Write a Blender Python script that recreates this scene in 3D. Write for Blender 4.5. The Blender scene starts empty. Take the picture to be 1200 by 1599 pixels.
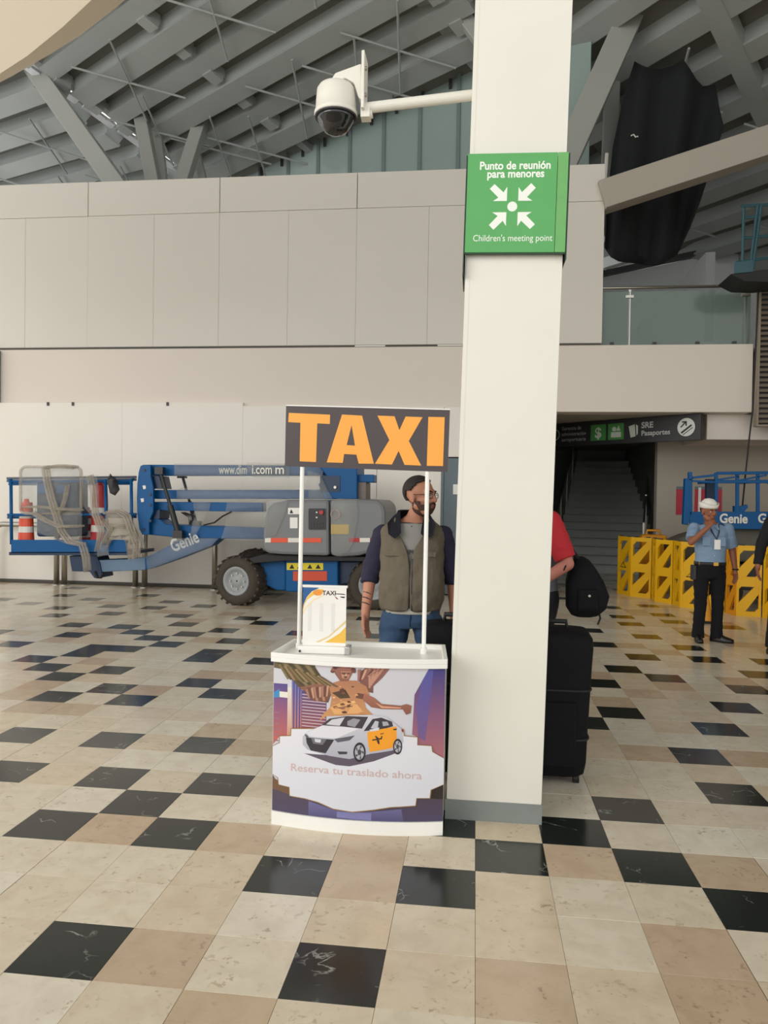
import bpy, bmesh, math, random
from mathutils import Vector, Matrix, Euler, noise
random.seed(7)
R_ = math.radians
SC = bpy.context.scene
COL = SC.collection
# ------------------------------------------------------------------ camera
CAM_H = 1.5334
FPX = 1190.78
YAW, PITCH, ROLL = -0.119139, 0.017532, -0.015806
def _axes():
    f = Vector((math.sin(YAW)*math.cos(PITCH), math.cos(YAW)*math.cos(PITCH), -math.sin(PITCH)))
    rt = Vector((math.cos(YAW), -math.sin(YAW), 0))
    d = f.cross(rt)
    c, s = math.cos(ROLL), math.sin(ROLL)
    return c*rt+s*d, -s*rt+c*d, f
AX = _axes()
cam_d = bpy.data.cameras.new('camera'); cam = bpy.data.objects.new('camera', cam_d); COL.objects.link(cam)
cam_d.sensor_fit = 'HORIZONTAL'; cam_d.sensor_width = 36; cam_d.lens = 36*FPX/1200
cam_d.clip_end = 300
m = Matrix.Identity(4)
for i in range(3):
    m[i][0] = AX[0][i]; m[i][1] = -AX[1][i]; m[i][2] = -AX[2][i]
m[2][3] = CAM_H
cam.matrix_world = m
SC.camera = cam
# measured point of the photograph -> world point on a plane of known depth / height
def ray(px, py): return AX[0]*((px-600)/FPX)+AX[1]*((py-799.5)/FPX)+AX[2]
def at(px, py, Y):
    d = ray(px, py); t = Y/d.y; return Vector((d.x*t, Y, CAM_H+d.z*t))
def atz(px, py, z=0.0):
    d = ray(px, py); t = (z-CAM_H)/d.z; return Vector((d.x*t, d.y*t, z))
# ------------------------------------------------------------------ light
SC.view_settings.view_transform = 'Standard'; SC.view_settings.look = 'None'
SC.view_settings.gamma = 1; SC.view_settings.use_curve_mapping = False
SC.view_settings.exposure = 0.83
w = bpy.data.worlds.new('world'); SC.world = w; w.use_nodes = True
bg = w.node_tree.nodes['Background']; bg.inputs[0].default_value = (0.985, 0.985, 0.97, 1); bg.inputs[1].default_value = 0.85
def area(name, loc, target, sx, sy, power, col):
    l = bpy.data.lights.new(name, 'AREA'); l.shape = 'RECTANGLE'; l.size = sx; l.size_y = sy; l.energy = power; l.color = col
    o = bpy.data.objects.new(name, l); COL.objects.link(o); o.location = loc
    o.rotation_euler = (Vector(target)-Vector(loc)).to_track_quat('-Z', 'Y').to_euler()
area('daylight_window', (-9, -5.5, 5.6), (-1.5, 8, 2.2), 9, 5, 330, (1.0, 0.965, 0.92))

# ------------------------------------------------------------------ helpers
def lin(c):
    return tuple(((v/255)/12.92 if v/255 <= .04045 else ((v/255+.055)/1.055)**2.4) for v in c)+(1,)
MATS = {}
def mat(name, rgb, rough=.5, metal=0, var=.06, scale=6, bump=0, alpha=1, trans=0, spec=.5, coat=0, emit=0):
    if name in MATS: return MATS[name]
    m = bpy.data.materials.new(name); m.use_nodes = True; nt = m.node_tree; b = nt.nodes['Principled BSDF']
    c = lin(rgb)
    b.inputs['Roughness'].default_value = rough; b.inputs['Metallic'].default_value = metal
    b.inputs['Alpha'].default_value = alpha; b.inputs['Transmission Weight'].default_value = trans
    b.inputs['Specular IOR Level'].default_value = spec; b.inputs['Coat Weight'].default_value = coat
    tc = nt.nodes.new('ShaderNodeTexCoord'); nz = nt.nodes.new('ShaderNodeTexNoise')
    nz.inputs['Scale'].default_value = scale; nz.inputs['Detail'].default_value = 5
    nt.links.new(tc.outputs['Object'], nz.inputs['Vector'])
    mx = nt.nodes.new('ShaderNodeMix'); mx.data_type = 'RGBA'
    mx.inputs['A'].default_value = tuple(v*(1-var) for v in c[:3])+(1,)
    mx.inputs['B'].default_value = tuple(min(1, v*(1+var)) for v in c[:3])+(1,)
    nt.links.new(nz.outputs['Fac'], mx.inputs['Factor']); nt.links.new(mx.outputs['Result'], b.inputs['Base Color'])
    if bump:
        bp = nt.nodes.new('ShaderNodeBump'); bp.inputs['Strength'].default_value = bump; bp.inputs['Distance'].default_value = .02
        nt.links.new(nz.outputs['Fac'], bp.inputs['Height']); nt.links.new(bp.outputs['Normal'], b.inputs['Normal'])
    if emit:
        b.inputs['Emission Color'].default_value = c; b.inputs['Emission Strength'].default_value = emit
    MATS[name] = m
    return m
def print_mat(name='printed_colours', rough=.35):
    if name in MATS: return MATS[name]
    m = bpy.data.materials.new(name); m.use_nodes = True; nt = m.node_tree; b = nt.nodes['Principled BSDF']
    a = nt.nodes.new('ShaderNodeAttribute'); a.attribute_name = 'Col'
    nt.links.new(a.outputs['Color'], b.inputs['Base Color']); b.inputs['Roughness'].default_value = rough
    MATS[name] = m; return m

def _frame(d):
    d = d.normalized(); a = Vector((0, 0, 1)) if abs(d.z) < .9 else Vector((1, 0, 0))
    x = d.cross(a).normalized(); return x, d.cross(x)
class MB:
    def __init__(s, off=None): s.v = []; s.f = []; s.c = []; s.mi = []; s.off = Vector(off) if off else Vector((0, 0, 0)); s.cur = None; s.m = 0
    def add(s, vs, fs):
        n = len(s.v); s.v += [Vector(p)-s.off for p in vs]
        for f in fs: s.f.append([i+n for i in f]); s.c.append(s.cur); s.mi.append(s.m)
    def box(s, x0, x1, y0, y1, z0, z1):
        s.add([(x0,y0,z0),(x1,y0,z0),(x1,y1,z0),(x0,y1,z0),(x0,y0,z1),(x1,y0,z1),(x1,y1,z1),(x0,y1,z1)],
              [(0,3,2,1),(4,5,6,7),(0,1,5,4),(1,2,6,5),(2,3,7,6),(3,0,4,7)]); return s
    def bar(s, p0, p1, w, h, up=None):
        p0, p1 = Vector(p0), Vector(p1); d = (p1-p0).normalized()
        u = Vector(up) if up else (Vector((0,0,1)) if abs(d.z) < .95 else Vector((0,1,0)))
        x = d.cross(u).normalized()*(w/2); y = x.cross(d).normalized()*(h/2)
        vs = [p+a*x+b*y for p in (p0, p1) for a, b in ((-1,-1),(1,-1),(1,1),(-1,1))]
        s.add(vs, [(0,3,2,1),(4,5,6,7),(0,1,5,4),(1,2,6,5),(2,3,7,6),(3,0,4,7)]); return s
    def prism(s, pts, ext):
        pts = [Vector(p) for p in pts]; e = Vector(ext); n = len(pts)
        nr = Vector((0,0,0))
        for i in range(n): nr += pts[i].cross(pts[(i+1) % n])
        if nr.dot(e) > 0: pts = pts[::-1]
        s.add(pts+[p+e for p in pts], [tuple(range(n)), tuple(range(2*n-1, n-1, -1))]+[(i, i+n, (i+1) % n+n, (i+1) % n) for i in range(n)]); return s
    def poly(s, pts): s.add(pts, [tuple(range(len(pts)))]); return s
    def cyl(s, p0, p1, r0, r1=None, n=16, caps=True):
        p0, p1 = Vector(p0), Vector(p1); r1 = r0 if r1 is None else r1; x, y = _frame(p1-p0)
        cs = [(math.cos(2*math.pi*i/n), math.sin(2*math.pi*i/n)) for i in range(n)]
        vs = [p0+r0*(a*x+b*y) for a, b in cs]+[p1+r1*(a*x+b*y) for a, b in cs]
        fs = [(i, (i+1) % n, (i+1) % n+n, i+n) for i in range(n)]
        if caps: fs += [tuple(range(n-1, -1, -1)), tuple(range(n, 2*n))]
        s.add(vs, fs); return s
    def tube(s, pts, r, n=8, closed=False):
        pts = [Vector(p) for p in pts]; N = len(pts); vs = []; px = None
        for i, p in enumerate(pts):
            if closed: d = pts[(i+1) % N]-pts[i-1]
            else: d = pts[min(i+1, N-1)]-pts[max(i-1, 0)]
            d.normalize()
            if px is None: x, y = _frame(d)
            else:
                x = (px-d*px.dot(d)).normalized(); y = d.cross(x)
            px = x; rr = r[i] if isinstance(r, (list, tuple)) else r
            vs += [p+rr*(math.cos(2*math.pi*k/n)*x+math.sin(2*math.pi*k/n)*y) for k in range(n)]
        fs = []
        for i in range(N if closed else N-1):
            j = (i+1) % N
            fs += [(i*n+k, i*n+(k+1) % n, j*n+(k+1) % n, j*n+k) for k in range(n)]
        if not closed: fs += [tuple(range(n-1, -1, -1)), tuple((N-1)*n+k for k in range(n))]
        s.add(vs, fs); return s
    def loft(s, rings, cap=True, wrap=True):
        n = len(rings[0]); vs = [p for r in rings for p in r]; fs = []
        for i in range(len(rings)-1):
            for k in range(n if wrap else n-1):
                fs.append((i*n+k, i*n+(k+1) % n, (i+1)*n+(k+1) % n, (i+1)*n+k))
        if cap and wrap: fs += [tuple(range(n-1, -1, -1)), tuple((len(rings)-1)*n+k for k in range(n))]
        s.add(vs, fs); return s
    def ell(s, c, r, rot=None, nu=16, nv=10, keep=None):
        c = Vector(c); r = r if hasattr(r, '__len__') else (r, r, r); M = rot or Matrix.Identity(3)
        vs = [c+M @ Vector((0, 0, r[2]))]; L = [(0, 0, r[2])]
        for j in range(1, nv):
            t = math.pi*j/nv
            for i in range(nu):
                a = 2*math.pi*i/nu; q = (r[0]*math.sin(t)*math.cos(a), r[1]*math.sin(t)*math.sin(a), r[2]*math.cos(t))
                vs.append(c+M @ Vector(q)); L.append(q)
        vs.append(c+M @ Vector((0, 0, -r[2]))); L.append((0, 0, -r[2]))
        fs = [(0, 1+i, 1+(i+1) % nu) for i in range(nu)]
        for j in range(nv-2):
            for i in range(nu): a = 1+j*nu; fs.append((a+i, a+nu+i, a+nu+(i+1) % nu, a+(i+1) % nu))
        a = 1+(nv-2)*nu; fs += [(a+i, len(vs)-1, a+(i+1) % nu) for i in range(nu)]
        if keep:
            fs = [f for f in fs if keep(Vector([sum(L[k][q] for k in f)/len(f) for q in range(3)]))]
        s.add(vs, fs); return s
    def caps(s, pts, rs, n=14):
        for i in range(len(pts)-1): s.cyl(pts[i], pts[i+1], rs[i], rs[i+1], n)
        for p, r in zip(pts, rs): s.ell(p, r, nu=n, nv=8)
        return s
    def mesh(s, name):
        me = bpy.data.meshes.new(name); me.from_pydata([tuple(v) for v in s.v], [], s.f)
        if any(c is not None for c in s.c):
            at_ = me.color_attributes.new('Col', 'FLOAT_COLOR', 'CORNER'); k = 0
            for p in me.polygons:
                c = s.c[p.index] or (1, 1, 1, 1)
                for li in p.loop_indices:
                    at_.data[li].color = c(me.vertices[me.loops[li].vertex_index].co) if callable(c) else c
        for p, mi in zip(me.polygons, s.mi): p.material_index = mi
        return me
    def build(s, name, m, parent=None, smooth=False, bevel=0, solid=0, fix=False):
        me = s.mesh(name)
        if fix or smooth:
            b = bmesh.new(); b.from_mesh(me); bmesh.ops.recalc_face_normals(b, faces=b.faces); b.to_mesh(me); b.free()
        for q in (m if isinstance(m, (list, tuple)) else [m]): me.materials.append(q)
        if smooth: me.shade_smooth()
        o = bpy.data.objects.new(name, me); COL.objects.link(o); o.parent = parent
        if not parent: o.location = s.off
        if solid:
            sm = o.modifiers.new('solid', 'SOLIDIFY'); sm.thickness = solid; sm.offset = 0
        if bevel:
            bv = o.modifiers.new('bevel', 'BEVEL'); bv.width = bevel; bv.segments = 2; bv.limit_method = 'ANGLE'
        return o
def tag(o, label, cat, group=None):
    o['label'] = label; o['category'] = cat
    if group: o['group'] = group
    return o
def struct(o, label=None, cat=None):
    o['kind'] = 'structure'
    if label: o['label'] = label
    if cat: o['category'] = cat
    return o
def thing(name, label, cat, loc=(0, 0, 0), rz=0, group=None):
    o = bpy.data.objects.new(name, None); COL.objects.link(o); o.location = loc; o.rotation_euler = (0, 0, rz); o.empty_display_size = .1
    return tag(o, label, cat, group)
def remesh(mb, name, m, parent, vox=.008, smooth=4, fac=.5, wrinkle=0):
    me = mb.mesh('tmp'); o = bpy.data.objects.new('tmp', me); COL.objects.link(o)
    r = o.modifiers.new('r', 'REMESH'); r.mode = 'VOXEL'; r.voxel_size = vox; r.use_smooth_shade = True
    if smooth:
        k = o.modifiers.new('s', 'SMOOTH'); k.factor = fac; k.iterations = smooth
    dg = bpy.context.evaluated_depsgraph_get(); e = o.evaluated_get(dg); nm = bpy.data.meshes.new_from_object(e)
    nm.name = name; bpy.data.objects.remove(o); bpy.data.meshes.remove(me)
    if wrinkle:
        ns = [v.normal.copy() for v in nm.vertices]
        for v, n_ in zip(nm.vertices, ns):
            c = v.co; q = noise.noise(Vector((c.x*9, c.y*9, c.z*22)))+.6*noise.noise(Vector((c.x*20+5, c.y*20, c.z*34)))
            v.co = c+n_*q*wrinkle
    nm.materials.clear(); nm.materials.append(m)
    nm.shade_smooth()
    q = bpy.data.objects.new(name, nm); COL.objects.link(q); q.parent = parent
    return q
def text2d(body, size=1.0, bold=0.0, align='CENTER', spacing=1.0, shear=0):
    c = bpy.data.curves.new('t', 'FONT'); c.body = body; c.size = size; c.align_x = align; c.offset = bold; c.space_character = spacing; c.shear = shear
    c.resolution_u = 4; c.fill_mode = 'FRONT'
    o = bpy.data.objects.new('t', c); COL.objects.link(o)
    dg = bpy.context.evaluated_depsgraph_get(); me = bpy.data.meshes.new_from_object(o.evaluated_get(dg))
    vs = [(v.co.x, v.co.y) for v in me.vertices]; fs = [tuple(p.vertices) for p in me.polygons]
    bpy.data.objects.remove(o); bpy.data.curves.remove(c); bpy.data.meshes.remove(me)
    return vs, fs
def text_on(mb, body, size, org, ux, uy, bold=0, align='CENTER', fit=None, **k):
    """flat lettering laid on a surface; org = baseline anchor, ux/uy = unit vectors"""
    vs, fs = text2d(body, size, bold, align, **k)
    if fit and vs:
        w_ = max(v[0] for v in vs)-min(v[0] for v in vs); q = fit/w_
        vs = [(a*q, b) for a, b in vs]
    org, ux, uy = Vector(org), Vector(ux), Vector(uy)
    nrm = ux.cross(uy)
    mb.add([org+ux*a+uy*b for a, b in vs], fs); return mb

# ------------------------------------------------------------------ materials
M = dict(
 cream=mat('cream_paint', (226,223,212), .45, var=.05, scale=2.2, bump=.04),
 hoard=mat('white_board_wall', (238,232,222), .7, var=.04, scale=.7),
 panel=mat('grey_wall_panel', (222,217,207), .75, var=.04, scale=.6),
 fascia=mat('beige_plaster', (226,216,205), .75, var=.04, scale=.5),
 beige=mat('warm_grey_plaster', (176,168,155), .8, var=.05, scale=.5),
 soffit=mat('cream_soffit', (232,222,204), .8, var=.03, scale=.4),
 joint=mat('dark_joint', (92,88,82), .9),
 grout=mat('floor_grout', (150,136,116), .6),
 girder=mat('grey_steel_girder', (164,168,165), .5, var=.08, scale=1),
 deck=mat('grey_roof_sheet', (112,112,104), .7, var=.15, scale=.8),
 strut=mat('grey_steel_strut', (166,167,161), .5, var=.06, scale=1),
 white=mat('white_plastic', (240,240,234), .35, var=.02),
 blue=mat('lift_blue_paint', (0,84,142), .45, var=.08, scale=3, spec=.3),
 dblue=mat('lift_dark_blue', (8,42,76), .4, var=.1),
 black=mat('black_rubber', (24,24,26), .6, var=.15),
 tyre=mat('dusty_tyre', (66,58,50), .85, var=.2, scale=8, bump=.3),
 steel=mat('brushed_steel', (178,174,164), .32, 1, var=.08),
 grey=mat('lift_grey_cover', (120,122,124), .45, var=.05),
 dgrey=mat('dark_grey_plastic', (58,58,60), .5, var=.1),
 wrap=mat('clear_plastic_wrap', (196,198,194), .22, var=.25, scale=14, bump=.8, alpha=.16),
 wraph=mat('bunched_plastic_wrap', (186,176,160), .3, var=.25, scale=18, bump=.9, alpha=.4),
 red=mat('red_plastic', (176,38,40), .4), orange=mat('orange_plastic', (226,84,52), .45), wht=mat('white_reflective', (224,222,212), .4),
 yellow=mat('yellow_plastic', (236,180,14), .4, var=.06, scale=4), yorange=mat('amber_plastic', (226,150,20), .45),
 green=mat('sign_green', (86,166,92), .4, var=.04), green2=mat('sign_green_strip', (104,170,96), .3, var=.12, scale=20),
 dgreen=mat('sign_green_edge', (28,60,40), .5), swhite=mat('sign_white', (236,240,230), .5),
 sblack=mat('sign_black', (34,34,36), .4), taxibg=mat('taxi_sign_brown_black', (66,56,56), .3, var=.12, scale=3), taxiyel=mat('taxi_letter_amber', (246,166,62), .4, var=.03),
 glass=mat('green_grey_glass', (112,134,122), .12, var=.05, alpha=.5, spec=.6), clere=mat('frosted_green_glass', (158,176,169), .35, var=.1, scale=.6, alpha=.84),
 net=mat('black_shade_net', (22,27,27), .85, var=.3, scale=12, bump=.3),
 skin=mat('skin_light', (190,132,106), .55, var=.06, scale=12), skin2=mat('skin_brown', (146,90,62), .55, var=.06, scale=12), skin3=mat('skin_pink', (186,120,104), .55, var=.06),
 hair=mat('dark_hair', (36,28,25), .7, var=.25, scale=60, bump=.4), beard=mat('stubble_beard', (78,54,44), .8, var=.25, scale=80, bump=.3),
 vest=mat('olive_grey_vest', (108,99,84), .85, var=.14, scale=11, bump=.9), navy=mat('navy_knit', (40,38,62), .85, var=.15, scale=10, bump=.6),
 tee=mat('grey_tshirt', (150,150,146), .9, var=.06, scale=14), jeans=mat('blue_denim', (58,84,116), .9, var=.28, scale=9, bump=.7), collar=mat('dark_navy_collar', (24,24,36), .9),
 lblue=mat('light_blue_shirt', (128,152,178), .85, var=.06, scale=10, bump=.2), dnavy=mat('black_navy_trousers', (11,10,16), .95, var=.15, scale=9, bump=.2),
 cap=mat('white_cap_cloth', (236,232,222), .8, var=.04), shoe=mat('black_leather', (22,20,20), .35), redt=mat('red_sleeve', (186,36,46), .8, var=.08),
 greyt=mat('charcoal_shirt', (96,96,100), .9), blackc=mat('black_cloth', (16,15,18), .85, var=.2, scale=9, bump=.25), bagm=mat('black_nylon', (17,18,22), .75, var=.25, scale=12, bump=.35, spec=.2),
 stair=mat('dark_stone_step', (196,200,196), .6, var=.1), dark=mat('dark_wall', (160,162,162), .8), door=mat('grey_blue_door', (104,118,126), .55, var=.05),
 postred=mat('poster_red', (190,48,66), .5), eye=mat('eye_white', (225,220,210), .3), iris=mat('iris_dark', (30,22,18), .2), lip=mat('lip', (150,84,74), .5),
 louv=mat('tan_louvre', (150,138,120), .6), lift2=mat('lift_teal_paint', (42,84,92), .45), paper=mat('paper_white', (238,236,230), .5), alum=mat('aluminium', (200,200,200), .3, .9),
)
def tile_mat(name, dark, tan=False):
    m = bpy.data.materials.new(name); m.use_nodes = True; nt = m.node_tree; b = nt.nodes['Principled BSDF']; N = nt.nodes.new; L = nt.links.new
    tc = N('ShaderNodeTexCoord'); oi = N('ShaderNodeObjectInfo'); ge = N('ShaderNodeNewGeometry')
    ad = N('ShaderNodeMath'); ad.operation = 'ADD'; L(oi.outputs['Random'], ad.inputs[0]); L(ge.outputs['Random Per Island'], ad.inputs[1])
    fr = N('ShaderNodeMath'); fr.operation = 'FRACT'; L(ad.outputs[0], fr.inputs[0])
    sc = N('ShaderNodeMath'); sc.operation = 'MULTIPLY'; sc.inputs[1].default_value = 37; L(fr.outputs[0], sc.inputs[0])
    va = N('ShaderNodeVectorMath'); va.operation = 'ADD'; L(tc.outputs['Object'], va.inputs[0]); L(sc.outputs[0], va.inputs[1])
    n1 = N('ShaderNodeTexNoise'); n1.inputs['Scale'].default_value = 9 if not dark else 5; n1.inputs['Detail'].default_value = 6; n1.inputs['Distortion'].default_value = .6; L(va.outputs[0], n1.inputs['Vector'])
    if not dark:
        cr = N('ShaderNodeValToRGB'); e = cr.color_ramp.elements
        e[0].position = 0; e[0].color = lin((230,219,198)); e[1].position = 1; e[1].color = lin((222,206,182))
        for p, c in ((.28,(226,213,190)),(.5,(234,226,208)),(.7,(224,208,182)),(.86,(229,217,196))):
            q = cr.color_ramp.elements.new(p); q.color = lin(c)
        if tan:
            for q, c in zip(cr.color_ramp.elements, ((208,186,158),(204,180,152),(212,190,164),(204,182,156),(206,182,156),(202,176,146))): q.color = lin(c)
        cr.color_ramp.interpolation = 'CONSTANT'
        L(fr.outputs[0], cr.inputs['Fac'])
        m1 = N('ShaderNodeMix'); m1.data_type = 'RGBA'; m1.blend_type = 'MULTIPLY'
        r2 = N('ShaderNodeValToRGB'); r2.color_ramp.elements[0].position = .3; r2.color_ramp.elements[0].color = (.78,.74,.68,1); r2.color_ramp.elements[1].position = .62; r2.color_ramp.elements[1].color = (1.0,1.0,1.0,1)
        L(n1.outputs['Fac'], r2.inputs['Fac']); m1.inputs['Factor'].default_value = .5; L(cr.outputs['Color'], m1.inputs['A']); L(r2.outputs['Color'], m1.inputs['B'])
        n2 = N('ShaderNodeTexNoise'); n2.inputs['Scale'].default_value = 42; n2.inputs['Detail'].default_value = 3; L(va.outputs[0], n2.inputs['Vector'])
        r3 = N('ShaderNodeValToRGB'); r3.color_ramp.elements[0].position = .36; r3.color_ramp.elements[0].color = (.5,.44,.36,1); r3.color_ramp.elements[1].position = .43; r3.color_ramp.elements[1].color = (1,1,1,1)
        L(n2.outputs['Fac'], r3.inputs['Fac'])
        n4 = N('ShaderNodeTexNoise'); n4.inputs['Scale'].default_value = 6; n4.inputs['Detail'].default_value = 4; n4.inputs['Distortion'].default_value = 1.5; L(va.outputs[0], n4.inputs['Vector'])
        r5 = N('ShaderNodeValToRGB'); r5.color_ramp.elements[0].position = .52; r5.color_ramp.elements[1].position = .72; r5.color_ramp.elements[0].color = (.06,.06,.06,1); r5.color_ramp.elements[1].color = (.75,.75,.75,1); L(n4.outputs['Fac'], r5.inputs['Fac'])
        m2 = N('ShaderNodeMix'); m2.data_type = 'RGBA'; m2.blend_type = 'MULTIPLY'; L(r5.outputs['Color'], m2.inputs['Factor'])
        L(m1.outputs['Result'], m2.inputs['A']); L(r3.outputs['Color'], m2.inputs['B']); L(m2.outputs['Result'], b.inputs['Base Color'])
        b.inputs['Roughness'].default_value = .2
    else:
        vo = N('ShaderNodeTexVoronoi'); vo.feature = 'DISTANCE_TO_EDGE'; vo.inputs['Scale'].default_value = 4.5
        v2 = N('ShaderNodeVectorMath'); v2.operation = 'ADD'; L(va.outputs[0], v2.inputs[0])
        v3 = N('ShaderNodeVectorMath'); v3.operation = 'SCALE'; v3.inputs['Scale'].default_value = .25; L(n1.outputs['Color'], v3.inputs[0]); L(v3.outputs[0], v2.inputs[1]); L(v2.outputs[0], vo.inputs['Vector'])
        r1 = N('ShaderNodeValToRGB'); r1.color_ramp.elements[0].position = .004; r1.color_ramp.elements[0].color = (1,1,1,1); r1.color_ramp.elements[1].position = .016; r1.color_ramp.elements[1].color = (0,0,0,1)
        L(vo.outputs['Distance'], r1.inputs['Fac'])
        n3 = N('ShaderNodeTexNoise'); n3.inputs['Scale'].default_value = 7; L(va.outputs[0], n3.inputs['Vector'])
        r4 = N('ShaderNodeValToRGB'); r4.color_ramp.elements[0].position = .52; r4.color_ramp.elements[1].position = .66
        L(n3.outputs['Fac'], r4.inputs['Fac'])
        mu = N('ShaderNodeMath'); mu.operation = 'MULTIPLY'; L(r1.outputs['Color'], mu.inputs[0]); L(r4.outputs['Color'], mu.inputs[1])
        mx = N('ShaderNodeMix'); mx.data_type = 'RGBA'; mx.inputs['A'].default_value = lin((37,41,39)); mx.inputs['B'].default_value = lin((150,155,148))
        L(mu.outputs[0], mx.inputs['Factor']); L(mx.outputs['Result'], b.inputs['Base Color']); b.inputs['Roughness'].default_value = .16
    return m
TB, TD, TT = tile_mat('travertine_tile', False), tile_mat('black_marble_tile', True), tile_mat('tan_travertine_tile', False, True)
# ================================================================== FLOOR
X0, Y0, S = 0.02627, 2.85415, 0.3
BLACK = set([(-10,5),(-8,5),(-6,5),(-7,3),(-5,3),(-6,2),(-7,1),(-5,1),(-9,3),(-11,8),(-9,8),(-10,9),(-7,9),(-8,10),(-11,11),(-12,10),(-13,11),(-14,12),(-13,13),(-13,14),(-12,14),(-9,14),(-9,13),(-7,13),(-9,16),(-10,18),(-11,17),(-11,15),(-12,16),(-13,17),(-14,18),(-12,19),(-13,21),(-15,16),(-16,18),(-16,14),(-18,16),(-18,20),(-19,22),(-16,21),(-17,23),(-15,23),(-10,21),(-9,20),(-13,24),(-15,25),(-19,25),(-17,27),(-21,26),(-21,23),(-23,24),
 (-5,22),(-4,18),(-7,18),(-1,0),(0,1),(1,2),(2,1),(3,0),(-1,2),(-5,-2),(-2,-2),(-3,0),
 (2,3),(4,4),(4,6),(5,8),(6,10),(7,12),(8,14),(9,16),(5,13),(4,14),(5,16),(7,16),(7,18),(3,9),(2,8),(3,12),(4,18),(4,21),(6,20),(6,23),(6,25),(6,28),(8,29),(8,26),(8,24),(8,21),(10,23),
 (-3,25),(-1,20),(1,17),(0,13),(-2,10),(-3,14),(1,24),(2,27),(4,31),(6,33),(8,36),(5,38),(3,35),(10,27),(11,20),(12,30),(-6,25),(-8,28),(-11,29),(-4,12),(7,40),(9,41),(6,44),(-24,20),(-26,27),(-22,29),(5,2),(6,5),(-9,-1),(1,-4),(-6,-5),(5,-3)])
TAN = set([(-4,-2),(0,-2),(2,-1),(2,-2),(-2,0),(-2,1),(-6,1),(-4,1),(-5,5),(-6,6),(-5,9),(-8,11),(-7,11),(1,1),(3,1),(-9,9),(3,6),(5,6),(-12,9),(-3,-3)])
def proj(x, y, z=0.0):
    p = Vector((x, y, z-CAM_H)); c = p.dot(AX[2])
    if c < .2: return None
    return 600+FPX*p.dot(AX[0])/c, 799.5+FPX*p.dot(AX[1])/c
fl = MB().box(-16, 14, -6, 24, -.2, -.006).build('floor', M['grout']); struct(fl)
def tile_mesh(name, m):
    h, t = S/2-.0007, .0006
    mb = MB(); v = [(a*(h-q), b*(h-q), z) for z, q in ((-.02, 0), (-t, 0), (0, t)) for a, b in ((-1,-1),(1,-1),(1,1),(-1,1))]
    mb.add(v, [(0,3,2,1),(8,9,10,11)]+[(r*4+k, r*4+(k+1) % 4, r*4+4+(k+1) % 4, r*4+4+k) for r in (0, 1) for k in range(4)])
    me = mb.mesh(name); me.materials.append(m); return me
TM = [tile_mesh('tile', TB), tile_mesh('tile', TD), tile_mesh('tile', TT)]
cand = []
for j in range(-6, 62):
    for i in range(-44, 40):
        x, y = X0+(i+.5)*S, Y0+(j+.5)*S
        if y > 12.3 and x < 1.2: continue
        if y > 21.5 or x > 9: continue
        p = proj(x, y)
        kind = 1 if (i, j) in BLACK else 2 if ((i, j) in TAN or (j > 6 and random.random() < .12)) else 0
        vis = p and -25 < p[0] < 1225 and p[1] < 1640
        cand.append((0 if vis else 1, y+abs(x)*.1, i, j, x, y, kind))
cand.sort()
rest = MB(); n = 0
for vis, _, i, j, x, y, k in cand:
    if vis == 0 and n < 300:
        o = bpy.data.objects.new('tile', TM[k]); COL.objects.link(o); o.parent = fl; o.location = (x, y, random.uniform(-.0006, .0006)); n += 1
    else:
        rest.m = k; h = S/2-.0007; rest.add([(x-h,y-h,0),(x+h,y-h,0),(x+h,y+h,0),(x-h,y+h,0)], [(0,1,2,3)])
o = rest.build('tile_field', [TB, TD, TT], fl); o['kind'] = 'stuff'

# ================================================================== BACK WALLS
WY = 12.34
wl = MB().box(-13, 1.15, WY+.02, WY+.1, 0, 2.95).build('wall_lower', M['joint']); struct(wl)
# white hoarding boards, tops stepping a little
xs = [-13, -10.6, -8.2, -5.95, -3.85, -1.6]
tops = [3.08, 3.085, 3.08, 3.085, 3.03]
for a, b_, t in zip(xs, xs[1:], tops):
    MB().box(a+.0012, b_-.0012, WY-.06, WY+.02, 0.02, t).build('panel', M['hoard'], wl)
MB().box(-1.594, -.53, WY-.06, WY+.02, .02, 3.02).build('panel', M['hoard'], wl)
MB().box(-.05, 1.15, WY-.06, WY+.02, .02, 3.0).build('panel', M['hoard'], wl, bevel=.004)
MB().box(-.52, -.06, WY-.06, WY+.02, 2.22, 3.02).build('panel', M['hoard'], wl, bevel=.004)
for q in (-7.28, -6.83, -5.15):
    MB().box(q-.02, q+.02, WY-.075, WY-.058, 3.03, 3.09).build('bracket', M['dgrey'], wl)
bb = MB().box(-13, -.53, WY-.075, WY-.06, 0, .05).build('baseboard_back', M['joint']); struct(bb)
d = MB().box(-.515, -.065, WY-.05, WY, .01, 2.2).build('door_1', M['door'], bevel=.005); struct(d)
MB().box(-.36, -.28, WY-.056, WY-.05, 1.62, 1.78).build('notice', M['paper'], d)
MB().cyl((-.47, WY-.05, 1.02), (-.47, WY-.1, 1.02), .012).cyl((-.47, WY-.1, 1.02), (-.37, WY-.1, 1.02), .01).build('door_handle', M['steel'], d)
for q in (-.535, -.055):
    MB().box(q-.02, q+.02, WY-.075, WY-.06, 0, 2.24).build('door_frame', M['door'], d)
fs = MB().box(-13, 4.2, WY, WY+.35, 2.95, 4.0).build('wall_fascia', M['fascia'], bevel=.01); struct(fs)
MB().box(-13, 4.2, WY+.35, WY+1.2, 3.55, 3.95).build('slab', M['fascia'], fs)
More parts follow.
